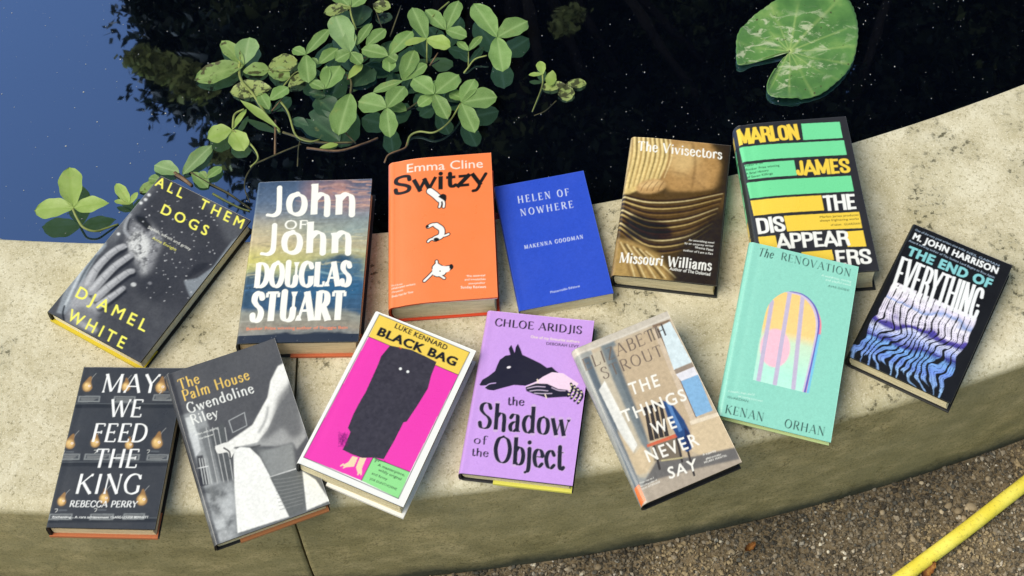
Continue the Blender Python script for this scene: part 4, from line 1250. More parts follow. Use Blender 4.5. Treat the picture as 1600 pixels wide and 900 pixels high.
def art_bag(c):
    n2 = vnoise(c.H + 1, c.T + 1, 3, 24, 2)
    c.a[:] = L(238, 237, 234)
    ye = L(242, 206, 76); mg = L(240, 48, 178); gr = L(146, 224, 142); k = L(40, 36, 46)
    T0, T1, B1, B0 = (370, 55), (723, 210), (446, 796), (65, 626)
    c.poly([T0, T1, (680, 299), (327, 142)], ye); c.poly([(327, 142), (680, 299), (492, 688), (345, 628), (298, 722), B0], mg)
    c.poly([(345, 628), (492, 688), B1, (298, 722)], gr)
    for a, b in ((T0, T1), (T1, B1), (B1, B0), (B0, T0), ((327, 142), (680, 299)), ((345, 628), (492, 688)), ((345, 628), (298, 722))): c.line([a, b], 2.6, k, curve=False)
    c.sans('LUKE KENNARD', (428, 109), (632, 201), (437, 91), k, .045, 1.08)
    c.sans('BLACK BAG', (357, 136), (666, 266), (374, 104), k, .08, 1.1)
    sk = L(240, 214, 176)
    for p in ([(262, 622), (284, 628), (268, 665), (232, 668), (222, 660), (246, 646)], [(292, 628), (318, 630), (300, 672), (300, 694), (284, 694), (276, 668)]): c.poly(p, sk, soft=.6)
    for p in ([(225, 655), (215, 662)], [(236, 664), (226, 670)], [(286, 690), (284, 698)], [(295, 690), (296, 698)]): c.line(p, 5, sk, curve=False)
    fig = [(412, 180), (448, 184), (500, 198), (548, 226), (594, 246), (577, 300), (560, 352), (520, 420), (480, 486), (466, 484), (428, 560), (388, 634), (352, 630), (300, 628), (262, 618), (224, 598), (240, 560), (256, 522), (242, 510), (268, 450), (300, 394), (312, 368), (340, 310), (365, 250), (378, 225)]
    r = random.Random(9)
    fig = [(x + r.uniform(-3, 3), y + r.uniform(-3, 3)) for x, y in fig]
    c.poly(fig, L(58, 55, 64), soft=.8)
    m = c.polymask(c.P(fig))
    t = vnoise(c.H + 1, c.T + 1, 4, 25, 2)[m[1]:m[1] + m[0].shape[0], m[2]:m[2] + m[0].shape[1]]
    c.blend(m[0] * t * .5, L(84, 80, 92), m[1], m[2])
    for k2 in range(70): c.line([(r.uniform(206, 245), r.uniform(520, 584))] * 2 + [(r.uniform(206, 245), r.uniform(530, 584))], 2, L(120, 20, 110), alpha=.35)
    for k2 in range(14): c.line([(355 + k2 * 3, 632 + k2 * 1.2), (352 + k2 * 3, 640 + r.uniform(0, 8))], 2, L(58, 55, 64), alpha=.8)
    c.ell((453, 272), 5.5, 5.5, L(240, 240, 240)); c.ell((482, 284), 5.5, 5.5, L(240, 240, 240))
    c.line([(449, 187), (455, 192)], 4, L(200, 60, 50), curve=False)
    tiny(c, [('A masterpiece,', (362, 662), (470, 706), 11), ('wildly original', (364, 682), (456, 722), 11), ('and funny', (338, 696), (400, 722), 10), ('JOE DUNTHORNE', (330, 718), (438, 762), 9)], k, .95, .02)


def art_shadow(c):
    n2 = vnoise(c.H + 1, c.T + 1, 3, 27, 2)
    c.a[:] = L(200, 152, 230); k = L(44, 42, 56)
    c.poly([(145, 372), (158, 350), (186, 334), (215, 312), (224, 288), (236, 262), (262, 243), (284, 240), (276, 212), (288, 194), (304, 232), (308, 205), (318, 190), (330, 216), (338, 240), (372, 256), (420, 280), (448, 300), (470, 296), (486, 312), (500, 322), (470, 340), (440, 348), (400, 362), (352, 380), (300, 376), (252, 388), (208, 400), (182, 396), (168, 386), (178, 376), (150, 377)], k)
    c.line([(168, 384), (190, 370), (218, 366)], 4, L(200, 170, 226)); c.ell((277, 296), 9, 5, L(240, 232, 240), -.2)
    # hand and bracelets
    c.poly([(430, 340), (470, 320), (520, 325), (590, 372), (575, 395), (520, 410), (470, 420), (410, 402), (360, 400), (350, 384), (400, 362)], L(236, 206, 230), soft=1)
    c.poly([(352, 386), (400, 370), (450, 372), (500, 396), (540, 400), (560, 430), (520, 432), (450, 436), (390, 418), (356, 404)], k, soft=1.2)
    for p in ([(360, 392), (400, 384), (440, 386)], [(372, 404), (410, 400), (452, 404)], [(392, 414), (430, 416), (470, 416)], [(470, 390), (500, 402), (530, 404)]): c.line(p, 4, L(198, 178, 206), soft=1)
    c.line([(405, 352), (408, 366)], 5, L(240, 220, 200)); c.line([(440, 420), (446, 436)], 5, L(240, 220, 200))
    for q in range(4):
        x = 556 + q * 15; y = 372 + q * 11
        c.line([(x, y), (x + 6, y + 26), (x - 14, y + 56)], 11, k)
        for z_ in range(4): c.ell((x + 2 - z_ * 4, y + 6 + z_ * 14), 4.5, 3, L(228, 222, 176), .5)
    disp = dict(thick=.15, thin=.035, ser=.03, ls=.055, xh=.66, nib=.08, halo=L(206, 196, 190))
    c.serif('the', (270, 466), (346, 470), (272, 428), k, thick=.2, thin=.07, ser=.02, ls=.06)
    c.serif('Shadow', (136, 570), (548, 612), (146, 452), k, **disp)
    c.serif('of', (117, 640), (176, 644), (120, 604), k, thick=.2, thin=.07, ser=.02, ls=.06)
    c.serif('the', (107, 696), (184, 703), (110, 660), k, thick=.2, thin=.07, ser=.02, ls=.06)
    c.serif('Object', (206, 726), (524, 764), (214, 604), k, **disp)
    c.serif('CHLOE ARIDJIS', (213, 108), (603, 150), (217, 74), BLACK, thick=.2, thin=.09, ser=.03, ls=.07)
    tiny(c, [('One of my favourite authors', (374, 164), (592, 190), 12)], L(238, 226, 200), .9, .02)
    tiny(c, [('DEBORAH LEVY', (444, 196), (590, 212), 13)], k, .9, .03)
    c.a *= (.96 + .08 * n2)[..., None]


def art_strout(c):
    n = vnoise(c.H + 1, c.T + 1, 30, 30, 4); n2 = vnoise(c.H + 1, c.T + 1, 4, 31, 2)
    c.a[:] = L(186, 168, 144); c.blend(n * .4, L(206, 188, 160))
    def q(pts, col, soft=1.5, alpha=1): c.poly(pts, col, soft, alpha)
    c.poly([(-.4, 0), (.04, 0), (.04, 1), (-.4, 1)], L(140, 143, 142), .004, uv=True)
    # pale jamb, dark line and passage on the left
    q([(25, 205), (110, 170), (395, 800), (318, 862)], L(152, 153, 150))
    q([(92, 240), (118, 228), (322, 770), (300, 790)], L(96, 106, 116), 2)
    q([(120, 225), (205, 180), (400, 640), (345, 740), (318, 740)], L(190, 178, 156), 3)
    q([(150, 150), (205, 130), (300, 330), (360, 600), (372, 660), (330, 600), (215, 330)], L(120, 128, 132), 4)
    q([(190, 200), (215, 190), (330, 440), (352, 600)], L(92, 102, 110), 3, .7)
    q([(156, 370), (180, 330), (312, 600), (286, 652), (238, 545)], L(222, 220, 214), 1.5)
    q([(226, 532), (300, 640), (330, 600), (384, 660), (350, 720), (310, 730)], L(202, 180, 146), 3)
    # wall
    q([(215, 190), (372, 112), (540, 480), (530, 640), (380, 640)], L(190, 168, 138), 4)
    q([(20, 215), (430, 40), (450, 70), (30, 240)], L(196, 186, 172), 3)
    c.line([(60, 222), (200, 168), (440, 66)], 5, L(220, 212, 200), soft=2, alpha=.7)
    q([(372, 100), (440, 76), (444, 84), (376, 112)], L(132, 108, 88), 1.2)
    # window
    q([(372, 112), (400, 102), (560, 480), (528, 500)], L(204, 184, 160), 1.5)
    c.line([(396, 116), (470, 290), (546, 474)], 7, L(122, 96, 76), soft=1)
    q([(398, 108), (442, 84), (528, 250), (458, 282)], L(206, 220, 226), 1)
    q([(458, 282), (528, 250), (536, 268), (466, 300)], L(150, 134, 120), 1)
    q([(466, 300), (536, 268), (552, 300), (486, 328)], L(220, 218, 226), 1)
    q([(486, 328), (552, 300), (610, 446), (546, 474)], L(126, 172, 212), 1)
    q([(520, 494), (632, 452), (636, 468), (526, 510)], L(222, 206, 182), 1)
    q([(526, 510), (636, 468), (694, 596), (560, 632), (530, 620)], L(206, 184, 150), 2)
    # floor
    q([(388, 668), (540, 640), (700, 596), (722, 660), (560, 740), (352, 842), (318, 800)], L(108, 104, 102), 2.5)
    q([(300, 800), (400, 742), (520, 700), (730, 640), (724, 668), (320, 870)], L(172, 158, 142), 3)
    # chair and blue coat
    for x, y in ((338, 440), (358, 432), (378, 426), (398, 420)): q([(x, y), (x + 12, y - 4), (x + 42, y + 138), (x + 24, y + 142)], L(60, 54, 52), 1)
    q([(330, 444), (412, 412), (416, 426), (334, 458)], L(56, 50, 48), 1)
    q([(372, 600), (480, 556), (492, 640), (470, 660), (380, 668)], L(120, 108, 92), 2)
    for p0, p1 in (((380, 604), (402, 700)), ((470, 566), (492, 664)), ((500, 560), (540, 720))): c.line([p0, p1], 9, L(66, 60, 58), curve=False)
    q([(350, 598), (474, 544), (482, 558), (352, 610)], L(206, 100, 66), 1)
    q([(412, 408), (452, 424), (500, 490), (522, 540), (530, 610), (508, 624), (486, 590), (440, 500)], L(40, 72, 124), 1.5)
    q([(424, 414), (444, 424), (492, 530), (480, 540)], L(84, 126, 182), 1.5)
    q([(500, 520), (522, 544), (524, 610), (506, 616)], L(34, 50, 92), 1.5)
    c.line([(410, 664), (492, 648)], 6, L(184, 172, 130), curve=False)
    q([(294, 788), (318, 770), (345, 838), (318, 868)], L(222, 112, 48), 1.5)
    c.a *= (.88 + .24 * n2)[..., None]
    g = L(112, 98, 88); w = L(236, 232, 224)
    st = dict(thick=.12, thin=.055, ser=.07, ls=.12)
    c.serif('ELIZABETH', (98, 292), (432, 138), (82, 243), g, **st)
    c.serif('STROUT', (175, 326), (420, 222), (158, 280), g, **st)
    c.serif('TH', (370, 166), (432, 138), (352, 120), L(40, 48, 56), **{**st}, alpha=.7)
    c.sans('THE', (288, 392), (405, 348), (272, 342), w, .02, 1.25)
    c.sans('THINGS', (258, 508), (512, 404), (240, 460), w, .02, 1.2)
    c.sans('WE', (378, 556), (472, 520), (360, 508), w, .02, 1.2)
    c.sans('NEVER', (358, 674), (562, 590), (338, 624), w, .02, 1.25)
    c.sans('SAY', (440, 742), (555, 695), (430, 694), w, .02, 1.15)
    tiny(c, [('From the no.1', (322, 768), (378, 742), 7), ('bestselling author of', (326, 782), (392, 750), 7), ('OLIVE KITTERIDGE', (330, 794), (404, 758), 7)], w, .9, .01)
    tiny(c, [('A superbly', (574, 636), (626, 616), 8), ('gifted storyteller', (586, 652), (646, 630), 8), ('HILARY MANTEL', (580, 668), (668, 634), 8)], w, .9, .01)
    # spine lettering
    o = c.UV([(-.10, .2)])
    c.line([(-.09, .12), (-.09, .35)], .035, L(92, 94, 96), uv=True, curve=False, alpha=.7)
    for k in range(16): c.line([(-.12, .40 + k * .026), (-.05, .40 + k * .026)], .02, L(216, 214, 206), uv=True, curve=False, alpha=.8)
    for k in range(9): c.line([(-.12, .10 + k * .03), (-.05, .10 + k * .03)], .012, L(60, 64, 70), uv=True, curve=False, alpha=.7)

# ------------------------------------------------------------------ books
m_paper = NT('printed_paper', .38, .45)
s = m_paper
s.b.inputs['Coat Weight'].default_value = .35
s.b.inputs['Coat Roughness'].default_value = .22
at_ = s.n('Attribute', attribute_name='paint')
s.color(s.mixc(.18, at_.outputs['Color'], s.mixc(s.noise(900, 2, .6, coord='obj'), (.1, .1, .1), (.9, .9, .9)), 'OVERLAY'))
s.bump(s.math('ADD', s.noise(55, 3, .5, coord='obj'), s.math('MULTIPLY', s.noise(900, 2, .5, coord='obj'), .12)), .18, .0012)
s.l(s.ramp(s.noise(30, 4, .6, coord='obj'), [(.3, (.26, .26, .26)), (.7, (.38, .38, .38))]), s.b.inputs['Roughness'])


def page_mat(name, a, b):
    s = NT(name, .8, .2)
    n1 = s.noise(30, 4, .6, coord='obj', stretch=(1.2, 1.2, 110))
    n2 = s.noise(40, 3, .6, coord='obj', stretch=(1, 1, 36))
    c = s.mixc(s.math('MULTIPLY', s.ramp(n1, [(.38, (1, 1, 1)), (.56, (0, 0, 0))]), .7), a, b)
    s.color(c)
    s.bump(s.math('ADD', n1, n2), .7, .0012)
    return s.m


PAGES = page_mat('page_edges', (.80, .70, .46), (.36, .28, .14))
PAGES_B = page_mat('light_page_edges', (.84, .76, .54), (.50, .42, .25))
PAGES_Y = page_mat('yellowed_page_edges', (.72, .60, .24), (.40, .31, .08))
PAGES_T = page_mat('tan_page_edges', (.82, .64, .40), (.48, .35, .19))
_bm = {}


def board_mat(rgb, rough=.5):
    key = (tuple(rgb), rough)
    if key not in _bm:
        s = NT('board_cloth', rough, .35)
        base = tuple(float(v) for v in lin(rgb) * .86)
        s.color(s.mixc(.25, base, s.mixc(s.noise(700, 3, .6, coord='obj'), (.2, .2, .2), (.8, .8, .8)), 'OVERLAY'))
        s.bump(s.noise(900, 3, .5, coord='obj'), .25, .0005)
        _bm[key] = s.m
    return _bm[key]


class Profile:
    """cross section of the case in x,z: fore-edge top, over the rounded spine, to the fore-edge bottom"""
    def __init__(self, w, t, rx, rz, bulge, dip=.0007):
        self.w, self.t, self.rx, self.rz, self.bulge, self.dip = w, t, rx, rz, bulge, dip

    def drop(self, x):
        """how far the front board sinks towards the spine"""
        return self.bulge * max(0, 1 - (x + self.w / 2 - self.rx) / .05) ** 2

    def arc(self, inset, n_front, n_spine):
        """top board columns (x from right to left), then spine columns; returns points (x,z)"""
        w, t = self.w, self.t
        rx, rz = self.rx, self.rz
        P = []
        xs = np.linspace(w / 2, -w / 2 + rx, n_front)
        for x in xs:
            d = (x - (-w / 2 + rx + .006)) / .004
            z = t - self.dip * math.exp(-d * d) - inset - self.drop(x)
            # front board falls very slightly towards the fore-edge
            P.append((x, z))
        for k in range(1, n_spine + 1):
            f = k / n_spine * math.pi
            # superellipse end running from top to bottom of the spine
            ex = 2 / 2.6
            cx = math.copysign(abs(math.sin(f)) ** ex, 1)
            cz = math.copysign(abs(math.cos(f)) ** ex, math.cos(f))
            P.append((-w / 2 + rx - (rx - inset) * cx, t / 2 + (t / 2 - inset - (self.bulge if cz > 0 else 0)) * cz))
        return P


def case_section(pr, inset, thick, n_spine=18):
    """closed outline of boards + spine"""
    a = pr.arc(inset, 24, n_spine)
    b = pr.arc(inset + thick, 24, n_spine)
    w = pr.w
    lower_o = [(x, inset) for x, _ in a[:24]][::-1]
    lower_i = [(x, inset + thick) for x, _ in b[:24]][::-1]
    return a + lower_o, b + lower_i


def extrude_shell(name, outer, inner, y0, y1, mat, parent, bev=.0006):
    n = len(outer)
    V = []
    ys = [y0, y0 + bev, y1 - bev, y1]
    for iy, y in enumerate(ys):
        e = bev * .6 if iy in (0, 3) else 0
        for (x, z), (xi, zi) in zip(outer, inner):
            dx, dz = xi - x, zi - z; L_ = math.hypot(dx, dz) + 1e-9
            V.append((x + dx / L_ * e, y, z + dz / L_ * e))
        for (x, z), (xi, zi) in zip(outer, inner):
            dx, dz = x - xi, z - zi; L_ = math.hypot(dx, dz) + 1e-9
            V.append((xi + dx / L_ * e, y, zi + dz / L_ * e))
    Fc = []
    m = 2 * n
    for r in range(3):
        b = r * m
        for i in range(n - 1):
            Fc.append((b + i, b + i + 1, b + m + i + 1, b + m + i))
            Fc.append((b + n + i + 1, b + n + i, b + m + n + i, b + m + n + i + 1))
        Fc.append((b, b + m, b + m + n, b + n))
        Fc.append((b + n - 1, b + 2 * n - 1, b + m + 2 * n - 1, b + m + n - 1))
    for i in range(n - 1):
        Fc.append((i, n + i, n + i + 1, i + 1))
        b = 3 * m
        Fc.append((b + i, b + i + 1, b + n + i + 1, b + n + i))
    o = mesh_obj(name, V, Fc, mat, parent)
    bm = bmesh.new(); bm.from_mesh(o.data); bmesh.ops.recalc_face_normals(bm, faces=bm.faces); bm.to_mesh(o.data); bm.free()
    return o


POSE = {'dogs': [-0.5211, 1.2254, 0.025, -0.5744, 0, 0, 0.1515, 0.2326, 0.025], 'john': [-0.3182, 1.2094, 0.038, -0.0667, 0, 0, 0.1536, 0.2372, 0.038],
        'switzy': [-0.1444, 1.239, 0.043, -0.0009, 0, 0, 0.1383, 0.2179, 0.043], 'helen': [-0.0028, 1.2237, 0.019, 0.1276, 0, 0, 0.1212, 0.1887, 0.019],
        'viv': [0.1552, 1.249, 0.031, -0.2121, 0, 0, 0.1341, 0.2133, 0.031], 'reno': [0.2734, 1.0403, 0.0491, -0.2896, 0.2102, 0.1022, 0.1366, 0.2192, 0.018],
        'end': [0.4556, 1.0786, 0.026, -0.5769, 0, 0, 0.1328, 0.2119, 0.026], 'may': [-0.5375, 0.9782, 0.026, -0.0977, 0, 0, 0.1297, 0.2037, 0.026],
        'palm': [-0.3823, 0.971, 0.0349, 0.3317, 0.0832, 0.0852, 0.138, 0.2215, 0.020], 'bag': [-0.212, 0.9963, 0.0423, -0.4371, -0.0199, 0.1107, 0.1372, 0.2138, 0.032],
        'shadow': [-0.0453, 1.0074, 0.0205, -0.1964, 0, 0, 0.1355, 0.2154, 0.020], 'strout': [0.1041, 0.9727, 0.0392, 0.3265, 0.0757, -0.034, 0.128, 0.2054, 0.022],
        'marlon': [0.3235, 1.2431, 0.048, 0.0018, 0, 0, 0.1503, 0.235, 0.048]}


def make_book(key, label, art, board, pages, rx, flap=None, kind='hard', back=None, curl=0.0, wrap=False, bulge=0.0):
    cx, cy, cz, yaw, a, b, w, h, t = POSE[key]
    Rm = Matrix.Rotation(yaw, 3, 'Z') @ Matrix.Rotation(b, 3, 'Y') @ Matrix.Rotation(a, 3, 'X')
    top = Vector((cx, cy, cz + LZ + .0003))
    base = top - Rm @ Vector((0, 0, t))
    root = empty('book', base)
    root.rotation_euler = Rm.to_euler()
    tag(root, label, 'book', 'new books laid out along the pond ledge')
    pr = Profile(w, t, rx, t / 2, bulge, dip=.0003 if kind == 'hard' else .0002)
    sp_len = rx * .9 + t * .75
    cv = Canvas(key, w, h, sp_len if kind == 'hard' else t * .6, (0, 0, 0))
    art(cv)
    # left margin of the canvas (spine) repeats the column at the hinge unless the art painted it
    if key not in ('marlon', 'strout'):
        j = cv.S + 2
        cv.a[:, :cv.S] = cv.a[:, j:j + 1] * .98
    # dust jacket: painted sheet over front board and spine; columns follow the profile
    nS = cv.S + 1; nF = cv.W
    # dense profile by arc length
    th = 0
    sec = pr.arc(0, 60, 60)
    sec = np.array(sec)
    seg = np.hypot(*np.diff(sec, axis=0).T); s_ = np.r_[0, np.cumsum(seg)]
    xfore = w / 2
    # columns: canvas u from 1 (fore-edge) to 0 maps linearly on x as long as the profile is above, then on arc length
    cols = np.arange(cv.T, -1, -1)           # from fore-edge to spine end
    uu = (cols - cv.S) / cv.W
    kx = int(np.argmax(sec[:, 0] <= -w / 2 + rx * .35)) if rx > 0 else 60
    s_k = s_[kx]; x_k = sec[kx, 0]; u_k = (x_k + w / 2) / w
    tgt = np.where(uu >= u_k, np.interp(-(uu * w - w / 2), -sec[:kx + 1, 0], s_[:kx + 1]), s_k + (u_k - uu) * w)
    tgt = np.minimum(tgt, s_[-1] * .97)
    X = np.interp(tgt, s_, sec[:, 0]); Z = np.interp(tgt, s_, sec[:, 1])
    H = cv.H + 1
    ys = np.linspace(h / 2, -h / 2, H)
    wob = (vnoise(H, len(cols), 90, len(key) * 7 + int(w * 1e4) % 97, 2) - .5) * .0007
    V = np.zeros((H, len(cols), 3))
    V[..., 0] = X[None, :]; V[..., 1] = ys[:, None]; V[..., 2] = Z[None, :] + .00025
    flat = (np.clip((X + w / 2 - rx) / .02, 0, 1))[None, :]
    V[..., 2] += (wob + .0003) * flat
    if curl:
        V[..., 2] += curl * np.clip((X[None, :] / (w / 2)), 0, 1) ** 2 * np.clip(ys[:, None] / (h / 2), 0, 1) ** 2
    cv.a = np.clip((cv.a * .93 + cv.a.mean(2, keepdims=True) * .07) * 1.03 - .014, .006, .86)      # printed ink is never fully saturated
    C = cv.a[:, ::-1]
    n = len(cols)
    idx = np.arange(H * n).reshape(H, n)
    Q = np.stack([idx[:-1, :-1], idx[:-1, 1:], idx[1:, 1:], idx[1:, :-1]], -1).reshape(-1, 4)
    # turned edges: a short skirt all round gives the sheet its thickness
    rim = np.concatenate([idx[0, :], idx[1:, -1], idx[-1, ::-1][1:], idx[::-1, 0][1:]])
    Vf = V.reshape(-1, 3); Cf = C.reshape(-1, 3)
    sk = Vf[rim].copy(); sk[:, 2] -= .0007
    r0 = len(Vf)
    Q2 = np.array([(rim[i], rim[i + 1], r0 + i + 1, r0 + i) for i in range(len(rim) - 1)])
    Vf = np.concatenate([Vf, sk]); Cf = np.concatenate([Cf, Cf[rim] * .95]); Q = np.concatenate([Q, Q2])
    me = np_mesh('dust_jacket' if kind == 'hard' else 'paper_cover', Vf, Q, m_paper.m, cols=Cf)
    mesh_obj(me.name.split('.')[0], None, None, parent=root, mesh=me)
    bt = .0026 if kind == 'hard' else .0006
    ov = .0035 if kind == 'hard' else .0006
    o_, i_ = case_section(pr, .0003, bt)
    extrude_shell('cover_case' if kind == 'hard' else 'cover_card', o_, i_, -h / 2 + .0004, h / 2 - .0004, board_mat(board), root)
    # page block with rounded back and hollow fore-edge
    zt, zb = t - bt - .0005, bt + .0005
    x0, x1 = -w / 2 + (.004 if kind == 'hard' else .001), w / 2 - ov
    pts = []
    m_ = 9
    for k in range(m_):
        f = k / (m_ - 1)
        z = zb + (zt - zb) * f
        pts.append((x1 - (.0018 if kind == 'hard' else 0) * math.sin(f * math.pi), z))
    for k in range(1, 14):
        x = x1 + (x0 + rx * .5 - x1) * k / 14
        pts.append((x, zt - pr.drop(x)))
    zt2 = zt - bulge
    for k in range(m_):
        f = 1 - k / (m_ - 1)
        z = zb + (zt2 - zb) * f
        pts.append((x0 + rx * .55 * (1 - math.sin(f * math.pi) ** .6), z))
    yb = h / 2 - ov
    Vp = [(x, -yb, z) for x, z in pts] + [(x, yb, z) for x, z in pts]
    k_ = len(pts)
    Fp = [(i, (i + 1) % k_, (i + 1) % k_ + k_, i + k_) for i in range(k_)] + [tuple(range(k_ - 1, -1, -1)), tuple(range(k_, 2 * k_))]
    mesh_obj('page_block', Vp, Fp, pages, root)
    if back is not None:
        # printed paper wrapped round the lower board, its folded flap showing from xa to the fore-edge
        rgb, xa = back
        xa = -w / 2 + xa * w
        e = .0007
        xb, yt = (w / 2 + e, h / 2 + e) if wrap else (w / 2 - .0015, -h / 2 + .03)
        bmx = [(xa, -h / 2 - e, -.0001), (xb, -h / 2 - e, -.0001), (xb, yt, -.0001), (xa, yt, -.0001)]
        V_ = bmx + [(x, y, bt + .0009) for x, y, _ in bmx]
        F_ = [(3, 2, 1, 0), (4, 5, 6, 7), (0, 1, 5, 4), (1, 2, 6, 5), (2, 3, 7, 6), (3, 0, 4, 7)]
        mesh_obj('jacket_flap', V_, F_, board_mat(rgb, .4), root)
    if flap is not None:
        rgb, xa = flap
        xa = -w / 2 + xa * w
        q = [(xa, -h / 2 + .0006), (w / 2 - .0008, -h / 2 + .0006), (w / 2 - .0008, h / 2 - .0006), (xa, h / 2 - .0006)]
        V_ = [(x, y, t - bt - .0012) for x, y in q] + [(x, y, t - bt - .0001) for x, y in q]
        F_ = [(3, 2, 1, 0), (4, 5, 6, 7), (0, 1, 5, 4), (1, 2, 6, 5), (2, 3, 7, 6), (3, 0, 4, 7)]
        mesh_obj('jacket_flap', V_, F_, board_mat(rgb, .4), root)
    return root


make_book('dogs', 'book with a grey photograph of a face behind a hand and spaced yellow capitals', art_dogs, (20, 21, 24), PAGES_B, .004, back=((206, 184, 48), .0))
make_book('john', 'thick book with a blue and cream painted sky and chunky white lettering', art_john, (34, 38, 46), PAGES_T, .006, bulge=.0015, back=((200, 106, 70), .42), curl=.0015)
make_book('switzy', 'thick bright orange book with three small tumbling white dogs', art_switzy, (214, 70, 34), PAGES, .010, bulge=.006, flap=((236, 232, 228), .28))
make_book('helen', 'plain cobalt blue paperback with small white capitals', art_helen, (220, 214, 178), PAGES_B, .002, kind='soft')
make_book('viv', 'book with brown and gold draped cloth painting on its cover', art_viv, (24, 25, 28), PAGES, .007, bulge=.002)
make_book('marlon', 'very thick dark book with green and yellow bars across the cover', art_marlon, (30, 32, 36), PAGES, .012, bulge=.0025)
make_book('end', 'black book with white letters melting into blue and purple waves', art_end, (24, 26, 30), PAGES, .006, curl=.0012)
make_book('may', 'dark grey book with rows of golden pears behind white capitals', art_may, (24, 26, 30), PAGES_T, .004, back=((190, 112, 74), .0), curl=.001)
make_book('reno', 'mint green book with a barred arched window, leaning on the thick striped book', art_reno, (196, 214, 150), PAGES_B, .008)
make_book('palm', 'book with a black and white photograph of a long pale draped skirt', art_palm, (28, 29, 32), PAGES, .005, back=((190, 124, 80), .22), curl=.002)
make_book('shadow', 'lilac book with a black wolf head and a braceleted hand', art_shadow, (28, 26, 34), PAGES, .006, back=((226, 220, 100), .30), curl=.0012)
make_book('bag', 'white bordered pink and yellow book with a dark shrouded figure', art_bag, (24, 27, 32), PAGES, .006, back=((236, 234, 230), .28), wrap=True)
make_book('strout', 'book with a painted room, a window and a blue coat on a chair', art_strout, (24, 24, 26), board_mat((34, 34, 36)), .013)

# ------------------------------------------------------------------ pond plants
def leaf_mesh(name, B, T, wd, mat, root, cup=.18, wide=.58, wav=.05, droop=.10, seed=0, pointed=False):
    """one leaflet from stalk end B to tip T (world points), wd wide; widest at share `wide` of its length"""
    r = random.Random(seed)
    ax = T - B; ln = ax.length; ax.normalize()
    side = ax.cross(Vector((0, 0, 1))).normalized(); upv = side.cross(ax).normalized()
    n, m = 16, 13
    V, rib = [], []
    ph = r.uniform(0, 6)
    for i in range(n):
        t = i / (n - 1)
        e = math.log(.5) / math.log(wide)
        w = wd / 2 * math.sin(math.pi * (t ** e)) ** (.52 if not pointed else .9)
        w = max(w, .0004)
        w *= 1 + .05 * math.sin(t * 17 + ph)
        for j in range(m):
            q = j / (m - 1) * 2 - 1
            z = cup * wd * (q * q) * .5 * math.sin(math.pi * min(1, t * .9 + .08)) - droop * ln * (t - .35) ** 2 + wav * wd * .5 * math.sin(t * 9 + q * 3 + ph) * abs(q)
            z -= .012 * wd * max(0, 1 - abs(q) * 5)
            tt = t * ln * (1 - .02 * q * q)
            p = B + ax * tt + side * (w * q) + upv * z
            V.append(p - root.location)
            rib.append(max(0, 1 - abs(q) * 5) * .55)
    Q = [(i * m + j, (i + 1) * m + j, (i + 1) * m + j + 1, i * m + j + 1) for i in range(n - 1) for j in range(m - 1)]
    me = bpy.data.meshes.new(name); me.from_pydata([tuple(v) for v in V], [], Q); me.update()
    a = me.attributes.new('rib', 'FLOAT', 'POINT'); a.data.foreach_set('value', rib)
    me.polygons.foreach_set('use_smooth', [True] * len(me.polygons)); me.materials.append(mat)
    return mesh_obj(name, None, None, parent=root, mesh=me)


_ls = [100]


def leaf(root, crop, b, t, w, mat, z=.02, dz=0.0, **kw):
    ox, oy, s = crop
    z *= .45
    zb = WZ + z
    B = at(b[0] / s + ox, b[1] / s + oy, zb); T = at(t[0] / s + ox, t[1] / s + oy, zb + dz)
    # metres per photo pixel across the leaf
    mx_, my = (b[0] + t[0]) / 2 / s + ox, (b[1] + t[1]) / 2 / s + oy
    dx, dy = (t[0] - b[0]), (t[1] - b[1]); L_ = math.hypot(dx, dy)
    p1 = at(mx_ - dy / L_ * w / s / 2, my + dx / L_ * w / s / 2, zb); p2 = at(mx_ + dy / L_ * w / s / 2, my - dx / L_ * w / s / 2, zb)
    _ls[0] += 1
    return leaf_mesh('leaf', B, T, (p1 - p2).length * .96, mat, root, seed=_ls[0], **kw)


def stalk(root, crop, pts, r, mat, z0=.0, z1=.02, name='stem', r2=None):
    ox, oy, s = crop
    n = len(pts)
    P = [np.array(at(x / s + ox, y / s + oy, WZ + .45 * (z0 + (z1 - z0) * i / max(1, n - 1)))) - np.array(root.location) for i, (x, y) in enumerate(pts)]
    P = smooth_path(P, 6)
    rr = np.linspace(r, r2 if r2 else r * .75, len(P))
    V, Fc = tube(P, list(rr), 7)
    return mesh_obj(name, V, Fc, mat, root, smooth=True)


CA = (280, 0, 3.4615); CB = (540, 0, 3.4625); CC = (0, 220, 4.0)


def plant(px, py, label):
    p = at(px, py, WZ)
    return tag(empty('pond_plant', (p.x, p.y, WZ)), label, 'water plant', 'three-leaved water plants')


G, Pl, Y_, D_, Mo, Si = L_GREEN, L_PALE, L_YEL, L_DARK, L_MOTT, L_SICK
# --- the large plant in the middle of the pond edge
pb = plant(560, 150, 'large spreading clump of green three-lobed leaves floating behind the orange book')
def tri(root, crop, base, items, z, dz=0, mat=G):
    for it in items:
        t, w = it[0], it[1]; m = it[2] if len(it) > 2 else mat; kw = it[3] if len(it) > 3 else {}
        leaf(root, crop, base, t, w, m, z, dz, **kw)
